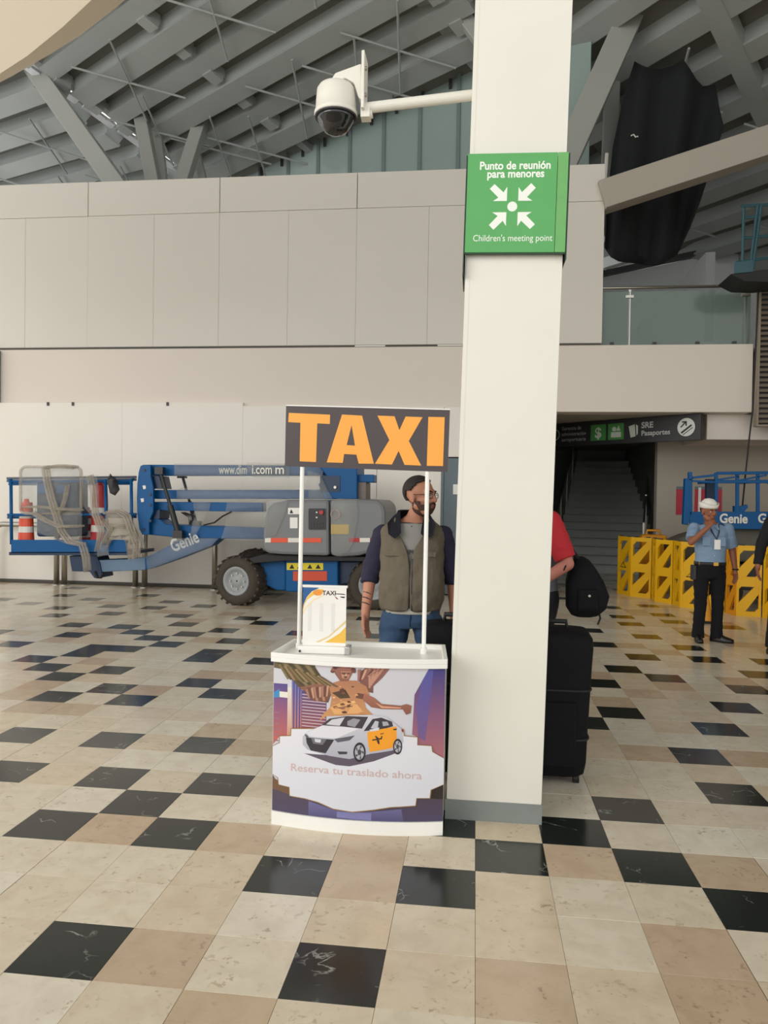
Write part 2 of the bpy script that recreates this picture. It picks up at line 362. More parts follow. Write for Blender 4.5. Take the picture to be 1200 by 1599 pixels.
# upper grey panel wall, every panel its own piece
up = MB().box(-13, 1.915, WY+.05, WY+.3, 4.0, 6.8).build('wall_upper', M['joint']); struct(up)
px = [-13.55+2.3155*k for k in range(0, 7)]
px = [-13.55, -11.25, -8.94, -6.63, -4.315, -2.0, .31, 1.93]
for a, b_ in zip(px, px[1:]):
    MB().box(max(a, -13)+.006, b_-.006, WY+.012, WY+.06, 6.256, 6.83).build('panel', M['panel'], up, bevel=.003)
    mid = (a+b_)/2+.02 if b_ < 1.9 else None
    for c, e in (((a, mid), (mid, b_)) if mid else ((a, b_),)):
        MB().box(max(c, -13)+.0015, e-.0015, WY+.012+random.uniform(0, .004), WY+.06, 4.035, 6.25).build('panel', M['panel'], up, bevel=.002)
MB().box(-13, 1.93, WY+.06, WY+.32, 6.8, 6.84).build('coping', M['panel'], up)
MB().box(-13, 1.9, WY+.0, WY+.02, 4.0, 4.03).build('ledge', M['joint'], up)
for q0, q1 in ((-2.0, -1.5), (-.65, -.25)): MB().box(q0, q1, WY-.004, WY+.004, 4.004, 4.026).build('ledge_strip', M['hoard'], up)
sp = MB().box(-8.62, -8.19, WY-.12, WY-.005, 3.09, 3.98).build('wall_box', M['door'], bevel=.01)
tag(sp, 'blue-grey wall box cut by the left edge, beside the beige balcony band', 'wall box')
MB().box(-8.6, -8.24, WY-.125, WY-.12, 3.72, 3.95).build('blue_strip', mat('blue_strip', (40,60,140), .4), sp)
# ---- recess under the balcony at the right
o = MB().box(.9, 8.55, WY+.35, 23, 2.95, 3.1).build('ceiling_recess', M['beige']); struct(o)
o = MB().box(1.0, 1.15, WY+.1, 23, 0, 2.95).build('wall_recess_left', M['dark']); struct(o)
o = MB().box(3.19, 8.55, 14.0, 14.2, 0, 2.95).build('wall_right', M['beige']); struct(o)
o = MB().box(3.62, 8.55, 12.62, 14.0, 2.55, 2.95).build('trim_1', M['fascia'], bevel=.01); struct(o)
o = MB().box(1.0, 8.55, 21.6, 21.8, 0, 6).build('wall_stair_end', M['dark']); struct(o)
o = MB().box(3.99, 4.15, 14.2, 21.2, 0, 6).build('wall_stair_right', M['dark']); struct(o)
# ---- staircase (turned a little to the right, climbing away)
st = thing('staircase', 'dark stone staircase climbing away behind the yellow barriers', 'staircase', (2.62, 16.9, 0), R_(-14))
for k in range(15):
    MB().box(-.95, 1.15, k*.29, k*.29+.34, k*.175, k*.175+.175-.03).box(-.95, 1.15, k*.29-.02, k*.29+.32, k*.175+.145, k*.175+.175).build('step', M['stair'], st, bevel=.006)
def slope(x, dz, y0, y1): return [(x, y0, y0/.29*.175+dz), (x, y1, y1/.29*.175+dz)]
for x in (-.93, .95):
    a, b_ = slope(x, 1.02, .1, 4.1)
    MB().tube([(x, .1, .2), a, b_, (x, 4.35, b_[2])], .022).build('handrail', M['steel'], st, smooth=True)
    for q in range(4):
        ya, yb = .15+q*1.0, 1.1+q*1.0
        z = lambda y: y/.29*.175
        MB().prism([(x, ya, z(ya)+.3), (x, yb, z(yb)+.3), (x, yb, z(yb)+.93), (x, ya, z(ya)+.93)], (.012, 0, 0)).build('glass_panel', M['glass'], st)
        MB().box(x-.018, x+.018, ya-.07, ya-.03, z(ya), z(ya)+1.02).build('post', M['steel'], st)
o = MB().box(8.6, 8.8, 2.5, 24, 0, 13).build('wall_sky_blocker', M['beige']); struct(o)  # unseen wall, added to block sky light and darken the right side
# ---- balcony railing
rl = thing('glass_railing', 'green-tinted glass balcony railing with slim steel top rail', 'railing', (3.0, WY+.12, 4.0))
def L_(x, y, z): return (x-3.0, y-WY-.12, z-4.0)
for a, b_ in ((-.4, 1.0), (1.02, 2.36), (2.38, 4.18)):
    MB().box(a-3.0, b_-3.0, -.006, .006, .02, .86).build('glass_panel', M['glass'], rl)
MB().tube([L_(-.4, WY+.12, 4.92), L_(4.2, WY+.12, 4.92)], .022).build('top_rail', M['steel'], rl, smooth=True)
for x in (1.01, 2.37, 4.12):
    MB().box(x-3.0-.015, x-3.0+.015, .01, .05, 0, .92).box(x-3-.07, x-3+.05, -.02, .04, .76, .80).build('post', M['steel'], rl)
for x in (-.1, .6, 1.3, 2.1, 2.75, 3.4, 3.95):
    MB().box(x-3.03, x-2.97, -.03, .03, -.0, .06).build('clamp', M['dgrey'], rl)
MB().box(3.52-3.0, 3.83-3.0, .3, .33, .02, .12).build('junction_box', M['alum'], rl)
# ---- deep hall behind the railing
o = MB().prism([(1.5, 20, 3.1), (8.55, 20, 3.1), (8.55, 20, 8.3), (3.0, 20, 7.22), (1.5, 20, 6.9)], (0, .3, 0)).build('wall_far', mat('pale_blue_grey_wall', (226,230,232), .8, var=.06, scale=.3)); struct(o)
o = MB().bar((1.5, 19.9, 6.98), (8.55, 19.9, 8.4), .2, .12).build('trim_2', M['dgrey']); struct(o)
o = MB().box(1.6, 8.55, WY+.35, 20, 3.95, 4.0).build('floor_upper', M['beige']); struct(o)
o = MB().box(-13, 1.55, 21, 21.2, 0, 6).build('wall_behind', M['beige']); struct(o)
# ---- raking beam
a, b_ = at(946, 307, 12.42), at(1200, 224, 12.42); dv = (b_-a)
o = MB().bar(a-dv*.03, b_+dv*1.2, .35, .44).build('raking_beam', M['beige'], bevel=.01); struct(o)  # darker plaster puts the beam's shade into its colour
# ---- tan louvre at right edge
lv = thing('louvre_grille', 'tall tan louvred ventilation grille at the right edge', 'grille', (4.25, 12.2, 2.75))
MB().box(0, 2.0, .08, .12, 0, 2.15).build('back_plate', M['dgrey'], lv)
MB().box(-.03, 0, 0, .14, -.03, 2.2).box(0, 2, 0, .14, -.03, .0).box(0, 2, 0, .14, 2.15, 2.2).build('frame', M['louv'], lv)
for k in range(27):
    z = .03+k*.0785
    MB().prism([(0, .0, z), (0, .012, z-.006), (0, .075, z+.042), (0, .063, z+.048)], (2.0, 0, 0)).build('slat', M['louv'], lv)
# ================================================================== ROOF
D1 = Vector((-.87424, .47533, -.09885)); D2 = Vector((.56382, .7845, -.2582)); O1 = at(565, 185, 16)
NR = D1.cross(D2).normalized()
if NR.z > 0: NR = -NR          # points down
def rp(u, v, h=0, O=O1, A=D1): return O+A*u+D2*v+NR*h
ce = MB()
ce.prism([rp(-30, -34), rp(4.5, -34), rp(4.5, .12), rp(-3.6, .12), rp(-3.6, 22), rp(-30, 22)], -NR*.12)
ce = ce.build('ceiling', M['deck']); struct(ce)
def girder(O, A, N, u0, u1, v, wd=.34, dp=.30):
    c0, c1 = O+A*u0+D2*v, O+A*u1+D2*v; s_ = A.cross(N).normalized()
    mb = MB()
    # hat-shaped folded steel girder
    prof = [(-wd*.62, -.01), (-wd*.42, dp*.82), (-wd*.5, dp*.82), (-wd*.5, dp), (wd*.5, dp), (wd*.5, dp*.82), (wd*.42, dp*.82), (wd*.62, -.01)]
    mb.prism([c0+s_*a+N*h for a, h in prof], c1-c0)
    mb.build('girder', M['girder'], ce)
k = 0
v = -.62
while v > -7.5:
    girder(O1, D1, NR, -3.5, 4.3, v, .36 if k % 2 else .44, .26 if k % 2 else .34); v -= .74; k += 1
while v > -14: girder(O1, D1, NR, -8, 4.3, v, .5, .34); v -= 1.5
for u in (4.3, 1.5, -3.1):                       # cross beams
    for q in range(12):
        v0 = -.62-.74*q
        MB().prism([rp(u-.12, v0-.3, .02), rp(u+.12, v0-.3, .02), rp(u+.12, v0-.3, .30), rp(u-.12, v0-.3, .30)], D2*-.3).build('cross_beam', M['girder'], ce)
    MB().bar(rp(u, .1, .1), rp(u, -10, .1), .16, .14, up=NR).build('cross_beam', M['girder'], ce)
def xrod(u, v, O=O1, A=D1, N=NR, du=.62, dv=.85, h=.40):
    c = O+A*u+D2*v+N*h
    for sg in (1, -1):
        MB().tube([c-A*du-D2*dv*sg, c, c+A*du+D2*dv*sg], .022, 6).build('rod', M['girder'], ce)
for u, v in ((-.9, -1.1), (2.9, -1.1), (.4, -1.3), (-2.0, -1.3), (2.9, -3.4), (.2, -3.6), (-2.0, -3.6), (2.9, -5.7), (3.6, -2.2), (2.2, -.7)): xrod(u, v)
# white bars, their colour standing in for daylight through the valley gap
lt = mat('daylight_white', (226,230,234), .35)
for q in range(7):
    v0 = -.1-q*.85
    MB().bar(rp(4.62, v0, .12), rp(4.62, v0-.7, .10), .18, .06, up=NR).build('daylight_strip', lt, ce)
# left bay
DL = Vector((-.90872, .41594, .03486)); OL = rp(4.8, 0, 0); NL = DL.cross(D2).normalized()
if NL.z > 0: NL = -NL
MB().prism([OL+D2*-14, OL+DL*13+D2*-14, OL+DL*13+D2*.3, OL+D2*.3], -NL*.1).build('roof_sheet', M['deck'], ce)
v = -.1
while v > -8:
    girder(OL, DL, NL, 0, 12.5, v, .42, .30); v -= .8
for u, v in ((1.2, -1.0), (3.2, -1.2), (1.6, -2.9), (4.4, -2.6), (6, -1.3)): xrod(u, v, OL, DL, NL)
# right bay
DR = Vector((-.61562, .78803, .00448)); dd = ray(1100, 150); OR = Vector((0, 0, CAM_H))+dd*((O1-Vector((0, 0, CAM_H))).dot(NR)/dd.dot(NR))
NQ = DR.cross(D2).normalized()
if NQ.z > 0: NQ = -NQ
OR = OR+NQ*.35
v = -6.3
while v < 8.5:
    girder(OR, DR, NQ, -8, 9, v, .42, .32); v += 1.05
MB().prism([OR+DR*-8+D2*-9, OR+DR*9+D2*-9, OR+DR*9+D2*9, OR+DR*-8+D2*9], -NQ*.1).build('roof_sheet', M['deck'], ce)
for u, v in ((0, -1), (2.6, .6), (-1.5, 1.2), (1.5, 2.6), (3.6, 4.2), (-.8, 4.4), (5, 2.4)): xrod(u, v, OR, DR, NQ)
for u in (-1.2, 3.2):
    MB().bar(OR+DR*u+D2*-6+NQ*.2, OR+DR*u+D2*8+NQ*.2, .34, .26, up=NQ).build('cross_beam', M['girder'], ce)
# ---- clerestory glazing under the roof edge
gz = MB(); ga, gb = rp(3.9, .05, .05), rp(-5.0, .05, .05)
cl = struct(MB().bar(Vector((ga.x, ga.y, 6.2)), Vector((gb.x, gb.y, 6.2)), .08, .1).build('window_1', M['strut']))
K = 10
for q in range(K):
    p, r = ga.lerp(gb, q/K), ga.lerp(gb, (q+1)/K); e = (r-p).normalized()*.03
    MB().prism([Vector((p.x, p.y, 6.2))+e, Vector((r.x, r.y, 6.2))-e, r-e, p+e], (.01, .018, 0)).build('pane', M['clere'], cl)
    MB().bar(Vector((p.x, p.y, 6.1)), p+Vector((0, 0, .1)), .07, .09, up=(0, 1, 0)).build('mullion', mat('green_grey_mullion', (118,132,130), .5), cl)
for q in range(14):
    c = ga.lerp(gb, (q+.5)/14); MB().box(c.x-.03, c.x+.03, c.y-.06, c.y, c.z-.16, c.z+.02).build('clip', M['dgrey'], cl)
# low left glazing behind struts
p0, p1 = OL+DL*.3+D2*.25, OL+DL*9+D2*.25
cl2 = struct(MB().bar(Vector((p0.x, p0.y, 6.2)), Vector((p1.x, p1.y, 6.2)), .08, .1).build('window_2', M['strut']))
for q in range(8):
    p, r = p0.lerp(p1, q/8), p0.lerp(p1, (q+1)/8); e = (r-p).normalized()*.03
    MB().prism([Vector((p.x, p.y, 6.2))+e, Vector((r.x, r.y, 6.2))-e, r-e, p+e], (.01, .018, 0)).build('pane', M['clere'], cl2)
    MB().bar(Vector((p.x, p.y, 6.1)), p, .07, .09, up=(0, 1, 0)).build('mullion', MATS['green_grey_mullion'], cl2)
# ---- struts
def strut(p, q, w_, Y0_, Y1_, ext=.12):
    a, b_ = at(p[0], p[1], Y0_), at(q[0], q[1], Y1_); d_ = (b_-a)
    o = MB().bar(a-d_*ext, b_+d_*.35, w_, w_*.8, up=(0, 1, 0)).build('roof_strut', M['strut'], bevel=.015); struct(o)
strut((42, 92), (182, 288), .36, 15.0, 14.2); strut((112, 118), (92, 152), .2, 15.2, 15.0)
strut((216, 158), (240, 284), .28, 16.0, 15.2); strut((244, 178), (256, 284), .16, 16.4, 15.6)
strut((333, 132), (285, 284), .28, 16.4, 15.4); strut((306, 232), (318, 284), .16, 16.6, 15.8)
strut((1000, -8), (886, 245), .42, 13.6, 13.0, .4); strut((918, 20), (952, 140), .2, 15.5, 15.3, .5); strut((957, 120), (950, 300), .26, 14.6, 14.2, .5)
strut((700, -5), (760, 75), .24, 13.6, 13.6, .6)
# ---- curved cream soffit overhead at left
e = [atz(*p, 4.4) for p in ((-400, 330), (-200, 225), (-60, 150), (0, 115), (43, 87), (97, 43), (143, 0), (185, -50), (260, -170))]
bk_ = Vector((-.56*4.5, -.83*4.5, 2.6))
e2 = [p+bk_ for p in e]
so = MB(); n_ = len(e); up_ = Vector((.2, .3, .3))
so.add(e+e2+[p+up_ for p in e]+[p+up_ for p in e2], [(k, k+1, n_+k+1, n_+k) for k in range(n_-1)]+[(2*n_+k, 3*n_+k, 3*n_+k+1, 2*n_+k+1) for k in range(n_-1)]+[(k, 2*n_+k, 2*n_+k+1, k+1) for k in range(n_-1)]+[(n_+k, n_+k+1, 3*n_+k+1, 3*n_+k) for k in range(n_-1)]+[(0, n_, 3*n_, 2*n_), (n_-1, 3*n_-1, 4*n_-1, 2*n_-1)])
so = so.build('ceiling_soffit', M['soffit'], fix=True); struct(so)
# ================================================================== PILLAR
cx0, cy0 = .11, 3.655; ln = .0188
pl = MB((cx0, cy0, 0))
pl.add([(cx0+a*.2255+ln*z, cy0+(0 if b_ < 0 else .45), z) for z in (0, 11.5) for a, b_ in ((-1,-1),(1,-1),(1,1),(-1,1))], [(0,3,2,1),(4,5,6,7),(0,1,5,4),(1,2,6,5),(2,3,7,6),(3,0,4,7)])
pl = pl.build('pillar', M['cream'], bevel=.006); struct(pl)
b2 = MB((cx0, cy0, 0)).box(cx0-.229, cx0+.229, cy0-.004, cy0+.454, 0, .095).build('skirting', mat('grey_skirting_paint', (128,134,130), .6, var=.15, scale=7), pl)
for s_ in (-1, 1):
    MB((cx0, cy0, 0)).prism([(cx0+s_*.205+ln*.1, cy0-.0015, .1), (cx0+s_*.2235+ln*.1, cy0-.0015, .1), (cx0+s_*.2235+ln*4, cy0-.0015, 4), (cx0+s_*.205+ln*4, cy0-.0015, 4)], (0, .0018, 0)).build('corner_strip', M['cream'], pl)
# ================================================================== GREEN MEETING POINT SIGN ON THE PILLAR
gs = thing('meeting_point_sign', 'green children meeting point sign wrapped round the white pillar', 'sign', (.16, 3.64, 2.69), 0)
gs.rotation_euler = (0, R_(1.07), 0)
W_, H_ = .464, .46
MB().box(-.232, .182, -.022, -.004, 0, H_).build('face_panel', M['green'], gs, bevel=.002)
MB().box(.184, .232, -.022, -.004, 0, H_).build('edge_strip', M['green2'], gs, bevel=.002)
MB().box(-.238, -.233, -.024, .25, -.11, H_-.01).box(.233, .238, -.024, .25, -.03, H_-.005).box(-.232, .232, -.02, -.004, -.006, -.001).build('side_plate', M['dgreen'], gs)
y_ = -.0226
t = MB(); text_on(t, 'Punto de reunión', .052, (-.012, y_, .385), (1,0,0), (0,0,1), bold=.0014, fit=.325); t.build('lettering', M['swhite'], gs); t = MB()
text_on(t, 'para menores', .052, (-.008, y_, .347), (1,0,0), (0,0,1), bold=.0014, fit=.262); t.build('lettering', M['swhite'], gs); t = MB()
text_on(t, "Children's meeting point", .043, (-.012, y_, .052), (1,0,0), (0,0,1), fit=.365)
t.build('lettering', M['swhite'], gs)
sy = MB(); c0 = (-.018, .212)
sy.poly([(c0[0]+.023*math.cos(a*.2618), y_, c0[1]+.023*math.sin(a*.2618)) for a in range(24)])
for q in range(4):
    ca, sa = math.cos(q*math.pi/2), math.sin(q*math.pi/2)
    pts = [(.026,.026),(.026,.09),(.042,.066),(.083,.107),(.105,.085),(.066,.043),(.092,.026)]
    sy.poly([(c0[0]+a*ca-b_*sa, y_, c0[1]+a*sa+b_*ca) for a, b_ in pts[::-1]])
sy.build('symbol', M['swhite'], gs)

# ================================================================== DOME CAMERA
cv = thing('dome_camera', 'cream dome security camera on a long bracket arm from the white pillar', 'security camera', (-.73, 3.8, 3.5))
def D(*p): return Vector(p)
bd = [(.0, .128), (.045, .128), (.075, .118), (.095, .112), (.10, .100)]
def lathe(mb, prof, c, n=28):
    mb.loft([[Vector((c[0]+r*math.cos(2*math.pi*k/n), c[1]+r*math.sin(2*math.pi*k/n), c[2]+z)) for k in range(n)] for z, r in prof]); return mb
lathe(MB(), [(-.055, .104), (-.05, .108), (-.035, .108), (-.03, .102), (.02, .1), (.075, .096), (.092, .085), (.105, .045), (.108, .02)], (0, 0, 0)).build('housing', M['cream'], cv, smooth=True)
lathe(MB(), [(-.062, .106), (-.056, .106), (-.055, .10)], (0, 0, 0)).build('trim_ring', M['dgrey'], cv, smooth=True)
lathe(MB(), [(-.145, .012), (-.14, .035), (-.125, .058), (-.10, .074), (-.075, .088), (-.062, .1)], (0, 0, 0)).build('dome', mat('smoked_dome', (26,28,30), .08, spec=.8), cv, smooth=True)
MB().prism([(-.03, -.035, .10), (.0, -.035, .145), (.13, -.035, .185), (.14, -.035, .0), (.118, -.035, .02), (.095, -.035, .09), (.05, -.035, .118), (.03, -.035, .105)], (0, .07, 0)).build('bracket', M['cream'], cv, bevel=.006)
MB().box(.135, .15, -.06, .06, -.045, .235).build('wall_plate', M['cream'], cv, bevel=.003)
for z in (.16, .03):
    MB().cyl((.15, -.03, z), (.158, -.03, z), .01).build('bolt', M['steel'], cv)
MB().cyl((.14, 0, -.02), (.68, 0, .02), .026, n=20).build('arm', M['cream'], cv, smooth=False)
MB().cyl((.13, 0, -.055), (.185, 0, -.05), .02).box(.13, .175, -.03, .03, -.075, -.02).build('arm_clamp', M['cream'], cv)
MB().box(.285, .293, -.006, .004, .008, .036).build('cable_tie', M['black'], cv)

# ================================================================== TAXI COUNTER
CX0, CX1, CYF = -.925, -.122, 3.475
ct = thing('taxi_counter', 'white promotional taxi counter with curved printed front beside the pillar', 'counter', ((CX0+CX1)/2, CYF, 0))
off = Vector(((CX0+CX1)/2, CYF, 0))
wd = CX1-CX0
def front(u, v, e=0.0):   # u across 0..1, v height in metres, e proud of the surface
    b_ = .052*(1-(2*u-1)**2)
    return Vector((CX0+u*wd, CYF-b_-e, v))-off
NU = 20
def curved(z0, z1, e0, e1, name, m, in0=0):
    vs = []; 
    for k in range(NU+1):
        u = k/NU
        vs += [front(u, z0, e0), front(u, z1, e0), front(u, z1, e1), front(u, z0, e1)]
    fs = []
    for k in range(NU):
        a = k*4; fs += [(a+q, a+(q+1) % 4, a+4+(q+1) % 4, a+4+q) for q in range(4)]
    fs += [(0,1,2,3), (NU*4+3, NU*4+2, NU*4+1, NU*4)]
    mb = MB(); mb.add(vs, fs); return mb.build(name, m, ct, fix=True)
curved(0, .062, .008, -.02, 'base_strip', M['white'])
fp = curved(.062, .765, 0, -.012, 'front_panel', M['white'])
for x in (CX0+.02, CX1-.02):
    MB(off).box(x-.016, x+.016, CYF+.004, CYF+.30, .02, .76).build('side_frame', M['white'], ct)
MB(off).box(CX0+.03, CX1-.03, CYF+.02, CYF+.28, .36, .385).build('shelf', M['white'], ct)
# tray top with raised rim
tp = MB(off); n = 16
outl = [Vector((CX0-.01+(wd+.02)*k/n, CYF-.02-.055*(1-(2*k/n-1)**2), 0)) for k in range(n+1)]+[Vector((CX1-.015, CYF+.335, 0)), Vector((CX0+.015, CYF+.335, 0))]
tp.prism([p+Vector((0, 0, .766)) for p in outl], (0, 0, .022)); tp.build('tray', M['white'], ct, bevel=.003)
cen = sum(outl, Vector())/len(outl)
inn = [cen+Vector(((p.x-cen.x)*.955, (p.y-cen.y)*.93, 0)) for p in outl]
rm = MB(off); N_ = len(outl)
vs = [p+Vector((0, 0, z)) for z, L in ((.788, outl), (.81, outl), (.81, inn), (.788, inn)) for p in L]
rm.add(vs, [(r*N_+k, r*N_+(k+1) % N_, (r+1)*N_+(k+1) % N_, (r+1)*N_+k) for r in range(3) for k in range(N_)]); rm.build('tray_rim', M['white'], ct, fix=True, bevel=.003)
PY = CYF+.20
pxl, pxr = -.848, -.232
for x in (pxl, pxr):
    MB(off).cyl((x-.004, PY, .788), (x, PY, 1.70), .0105, n=14).build('pole', M['white'], ct, smooth=False)
    MB(off).cyl((x-.004, PY, .788), (x-.004, PY, .815), .016, n=14).build('pole_socket', M['white'], ct)
# header board
a, b_, c_, d_ = at(447, 634, PY-.012), at(703, 640.5, PY-.012), at(699.5, 737, PY-.012), at(445, 728, PY-.012)
hd = MB(off).prism([d_, c_, b_, a], (0, .008, 0)).build('header_board', M['taxibg'], ct)
MB(off).prism([a+Vector((0,0,.001)), b_+Vector((0,0,.001)), b_+Vector((0,.0,.006)), a+Vector((0,0,.006))], (0, .008, 0)).build('board_edge', M['white'], hd)
lt_ = MB(off)
def HB(x, y):   # crop of the header in photo space (430,620), 4.138 px per px
    p = at(430+x/4.138, 620+y/4.138, PY-.0135); return p
for pts in ([(88,102),(355,114),(353,174),(272,170),(264,420),(158,415),(163,166),(84,162)],
            [(1096,130),(1085,446),(980,444),(990,128)],
            [(661,120),(772,124),(803,214),(843,126),(953,130),(864,284),(944,443),(836,438),(798,348),(755,436),(645,431),(738,278)]):
    lt_.poly([HB(*p) for p in pts])
A_o = [(432,113),(562,120),(638,431),(540,430),(525,372),(446,368),(437,425),(333,422)]
A_i = [(494,182),(516,314),(462,310)]
lt_.poly([HB(*p) for p in (A_o[0], A_i[0], A_i[2], A_o[5], A_o[6], A_o[7])])
lt_.poly([HB(*p) for p in (A_o[0], A_o[1], A_o[2], A_o[3], A_o[4], A_i[1], A_i[0])])
lt_.poly([HB(*p) for p in (A_i[2], A_i[1], A_o[4], A_o[5])])
lt_.build('taxi_letters', M['taxiyel'], hd)
# ---------------- printed front: layers of flat print
def PV(x, y):
    u = (x-90)/1007.0; b_ = 4*u*(1-u)
    top = 280+40*u+14*b_; bot = 1193+50*u+22*b_
    return u, .765-(.765-.062)*(y-top)/(bot-top)
LAY = [0]
def frontl(u, v, e):     # on the chords of the curved panel
    u = min(.99999, max(0, u)); k = int(u*20); f_ = u*20-k
    return front(k/20, v, e).lerp(front((k+1)/20, v, e), f_)
class PR:
    def __init__(s): s.parts = []
    def add(s, pts, rgb, rgb2=None, raw=False):
        LAY[0] += 1; e = .0004+LAY[0]*.00004
        bm = bmesh.new(); uvs = pts if raw else [PV(*p) for p in pts]
        uvs = [(min(1, max(0, a)), min(.764, max(.063, b_))) for a, b_ in uvs]
        f = bm.faces.new([bm.verts.new((a*wd, b_, 0)) for a, b_ in uvs])
        bmesh.ops.triangulate(bm, faces=bm.faces[:])
        for k in range(1, 20):
            bmesh.ops.bisect_plane(bm, geom=bm.verts[:]+bm.edges[:]+bm.faces[:], plane_co=(k/20*wd, 0, 0), plane_no=(1, 0, 0))
        if rgb2:
            for k in range(1, 8):
                bmesh.ops.bisect_plane(bm, geom=bm.verts[:]+bm.edges[:]+bm.faces[:], plane_co=(0, .062+.703*k/8, 0), plane_no=(0, 1, 0))
        bm.verts.ensure_lookup_table(); bm.verts.index_update()
        vs = [frontl(v.co.x/wd, v.co.y, e)+off for v in bm.verts]; fs = [tuple(v.index for v in f.verts) for f in bm.faces]
        fs2 = []
        for f in fs:
            A, B, C = vs[f[0]], vs[f[1]], vs[f[2]]
            fs2.append(f if (B-A).cross(C-A).y < 0 else f[::-1])
        bm.free()
        c1 = lin(rgb)
        if rgb2:
            c2 = lin(rgb2); z0, z1 = min(b_ for a, b_ in uvs), max(b_ for a, b_ in uvs)
            col = lambda co, c1=c1, c2=c2, z0=z0, z1=z1: tuple(c2[i]+(c1[i]-c2[i])*min(1, max(0, (co.z-z0)/(z1-z0))) for i in range(4))
        else: col = c1
        s.parts.append((vs, fs2, col))
    def text(s, body, x, y, w_px, h_px, rgb, bold=0):
        LAY[0] += 1; e = .0004+LAY[0]*.00004
        e += .0009
        vs, fs = text2d(body, 1, bold, 'LEFT'); X1 = max(v[0] for v in vs); Y1 = .72
        out = []
        for a, b_ in vs:
            u, v = PV(x+a/X1*w_px[0], y+a/X1*w_px[1]-b_/Y1*h_px); out.append(frontl(u, v, e)+off)
        s.parts.append((out, fs, lin(rgb)))
    def build(s, name):
        mb = MB(off)
        for vs, fs, c in s.parts: mb.cur = c; mb.add(vs, fs)
        return mb.build(name, print_mat(), fp)
bk = PR()
bk.add([(0,.062),(1,.062),(1,.765),(0,.765)], (206,205,212), raw=True)
bk.add([(92,415),(180,420),(182,735),(135,740),(92,790)], (84,74,140), (196,104,84))
for y in range(590, 770, 34): bk.add([(96,y),(128,y+2),(128,y+10),(96,y+8)], (150,110,120))
bk.add([(92,470),(130,450),(130,500),(92,505)], (64,140,190))
bk.add([(130,465),(185,470),(185,505),(130,500)], (230,226,214)); bk.add([(180,440),(206,440),(208,735),(184,735)], (226,220,208), (206,150,120))
bk.add([(206,385),(270,440),(272,690),(210,690)], (96,112,176), (186,120,110))
for x in (218, 236, 254): bk.add([(x,400),(x+6,405),(x+6,688),(x,688)], (52,58,128))
bk.add([(268,455),(420,500),(420,690),(268,690)], (84,72,118), (150,82,84))
for k in range(11): bk.add([(272,478+k*19),(416,490+k*19),(416,496+k*19),(272,484+k*19)], (196,176,186))
bk.add([(1005,315),(1097,320),(1097,870),(1030,830),(1020,785),(945,780),(945,735),(915,720),(925,480)], (62,62,128), (176,110,116))
bk.add([(965,400),(1000,330),(1030,330),(990,760),(950,735),(935,560)], (86,86,160), (120,92,140))
bk.add([(92,975),(130,1030),(200,1045),(210,1100),(400,1130),(560,1190),(800,1160),(945,1145),(945,1100),(1025,1095),(1030,1045),(1097,1010),(1097,1245),(600,1240),(92,1195)], (84,66,70), (74,68,96))
bk.add([(320,1130),(480,1180),(640,1190),(860,1170),(875,1255),(320,1225)], (112,108,156), (84,80,120)); bk.add([(490,1190),(690,1195),(690,1240),(490,1225)], (126,126,176))
bk.add([(1030,1050),(1097,1015),(1097,1110),(1025,1105)], (46,36,34)); bk.add([(92,990),(200,1050),(205,1095),(92,1060)], (112,82,60))
bk.build('print_city')
sg = PR()   # generic winged bronze figure
br1, br2, br3, br4 = (150,104,84), (112,74,58), (206,146,96), (84,66,48)
sg.add([(92,285),(250,290),(345,300),(370,380),(450,410),(430,480),(330,470),(260,450),(215,400),(150,330),(92,320)], (104,92,62), (92,70,52))
for k in range(7): sg.add([(110+k*34,292),(135+k*34,292),(300+k*18,440-k*6),(285+k*18,445-k*6)], (134,120,84) if k % 2 else (76,66,42))
sg.add([(250,440),(420,400),(450,470),(430,530),(350,520),(300,470)], br1, br2)
for k in range(5): sg.add([(300+k*26,440),(322+k*26,436),(352+k*20,520),(338+k*20,520)], (178,130,108) if k % 2 else (120,80,64))
sg.add([(640,312),(785,318),(740,380),(690,430),(690,470),(640,460),(610,400)], (146,96,88), (120,80,72))
for k in range(4): sg.add([(660+k*26,318),(676+k*26,318),(676+k*8,440-k*14),(664+k*8,440-k*14)], (190,140,120))
sg.add([(430,420),(500,395),(590,395),(650,430),(670,480),(640,520),(650,560),(690,600),(560,606),(420,612),(380,640),(400,600),(440,560),(450,500)], (176,122,92), (206,150,98))
sg.add([(450,470),(530,450),(560,500),(500,505)], br4); sg.add([(600,470),(660,480),(640,510),(590,500)], br2)
sg.add([(440,560),(520,520),(600,540),(640,590),(470,600)], (226,170,112)); sg.add([(480,560),(560,545),(540,580)], br1)
sg.add([(450,310),(470,302),(580,306),(570,350),(545,400),(500,400),(470,360)], (156,104,92), (140,92,74))
sg.add([(500,340),(560,342),(545,385),(510,382)], (196,142,118)); sg.add([(520,352),(534,352),(530,362),(522,362)], br4); sg.add([(516,370),(542,371),(530,376)], br4)
sg.add([(640,470),(700,500),(740,535),(850,545),(880,535),(910,545),(905,590),(880,600),(860,568),(740,566),(680,555),(630,510)], (170,112,92), (132,84,70))
sg.add([(700,525),(745,548),(850,556),(850,562),(740,560)], (216,160,130))
rf = random.Random(3)
for k in range(16):          # layered feathers of the left wing
    x = 120+k*17; y0 = 300+k*5
    sg.add([(x,y0),(x+15,y0-4),(x+70+k*3,y0+88-k*2),(x+58+k*3,y0+92-k*2)], [(128,112,74),(92,78,48),(150,128,92),(112,84,62)][k % 4])
for k in range(9): sg.add([(292+k*16,452-k*3),(306+k*16,448-k*3),(322+k*13,506-k*2),(312+k*13,510-k*2)], [(170,122,104),(112,72,60),(196,150,126)][k % 3])
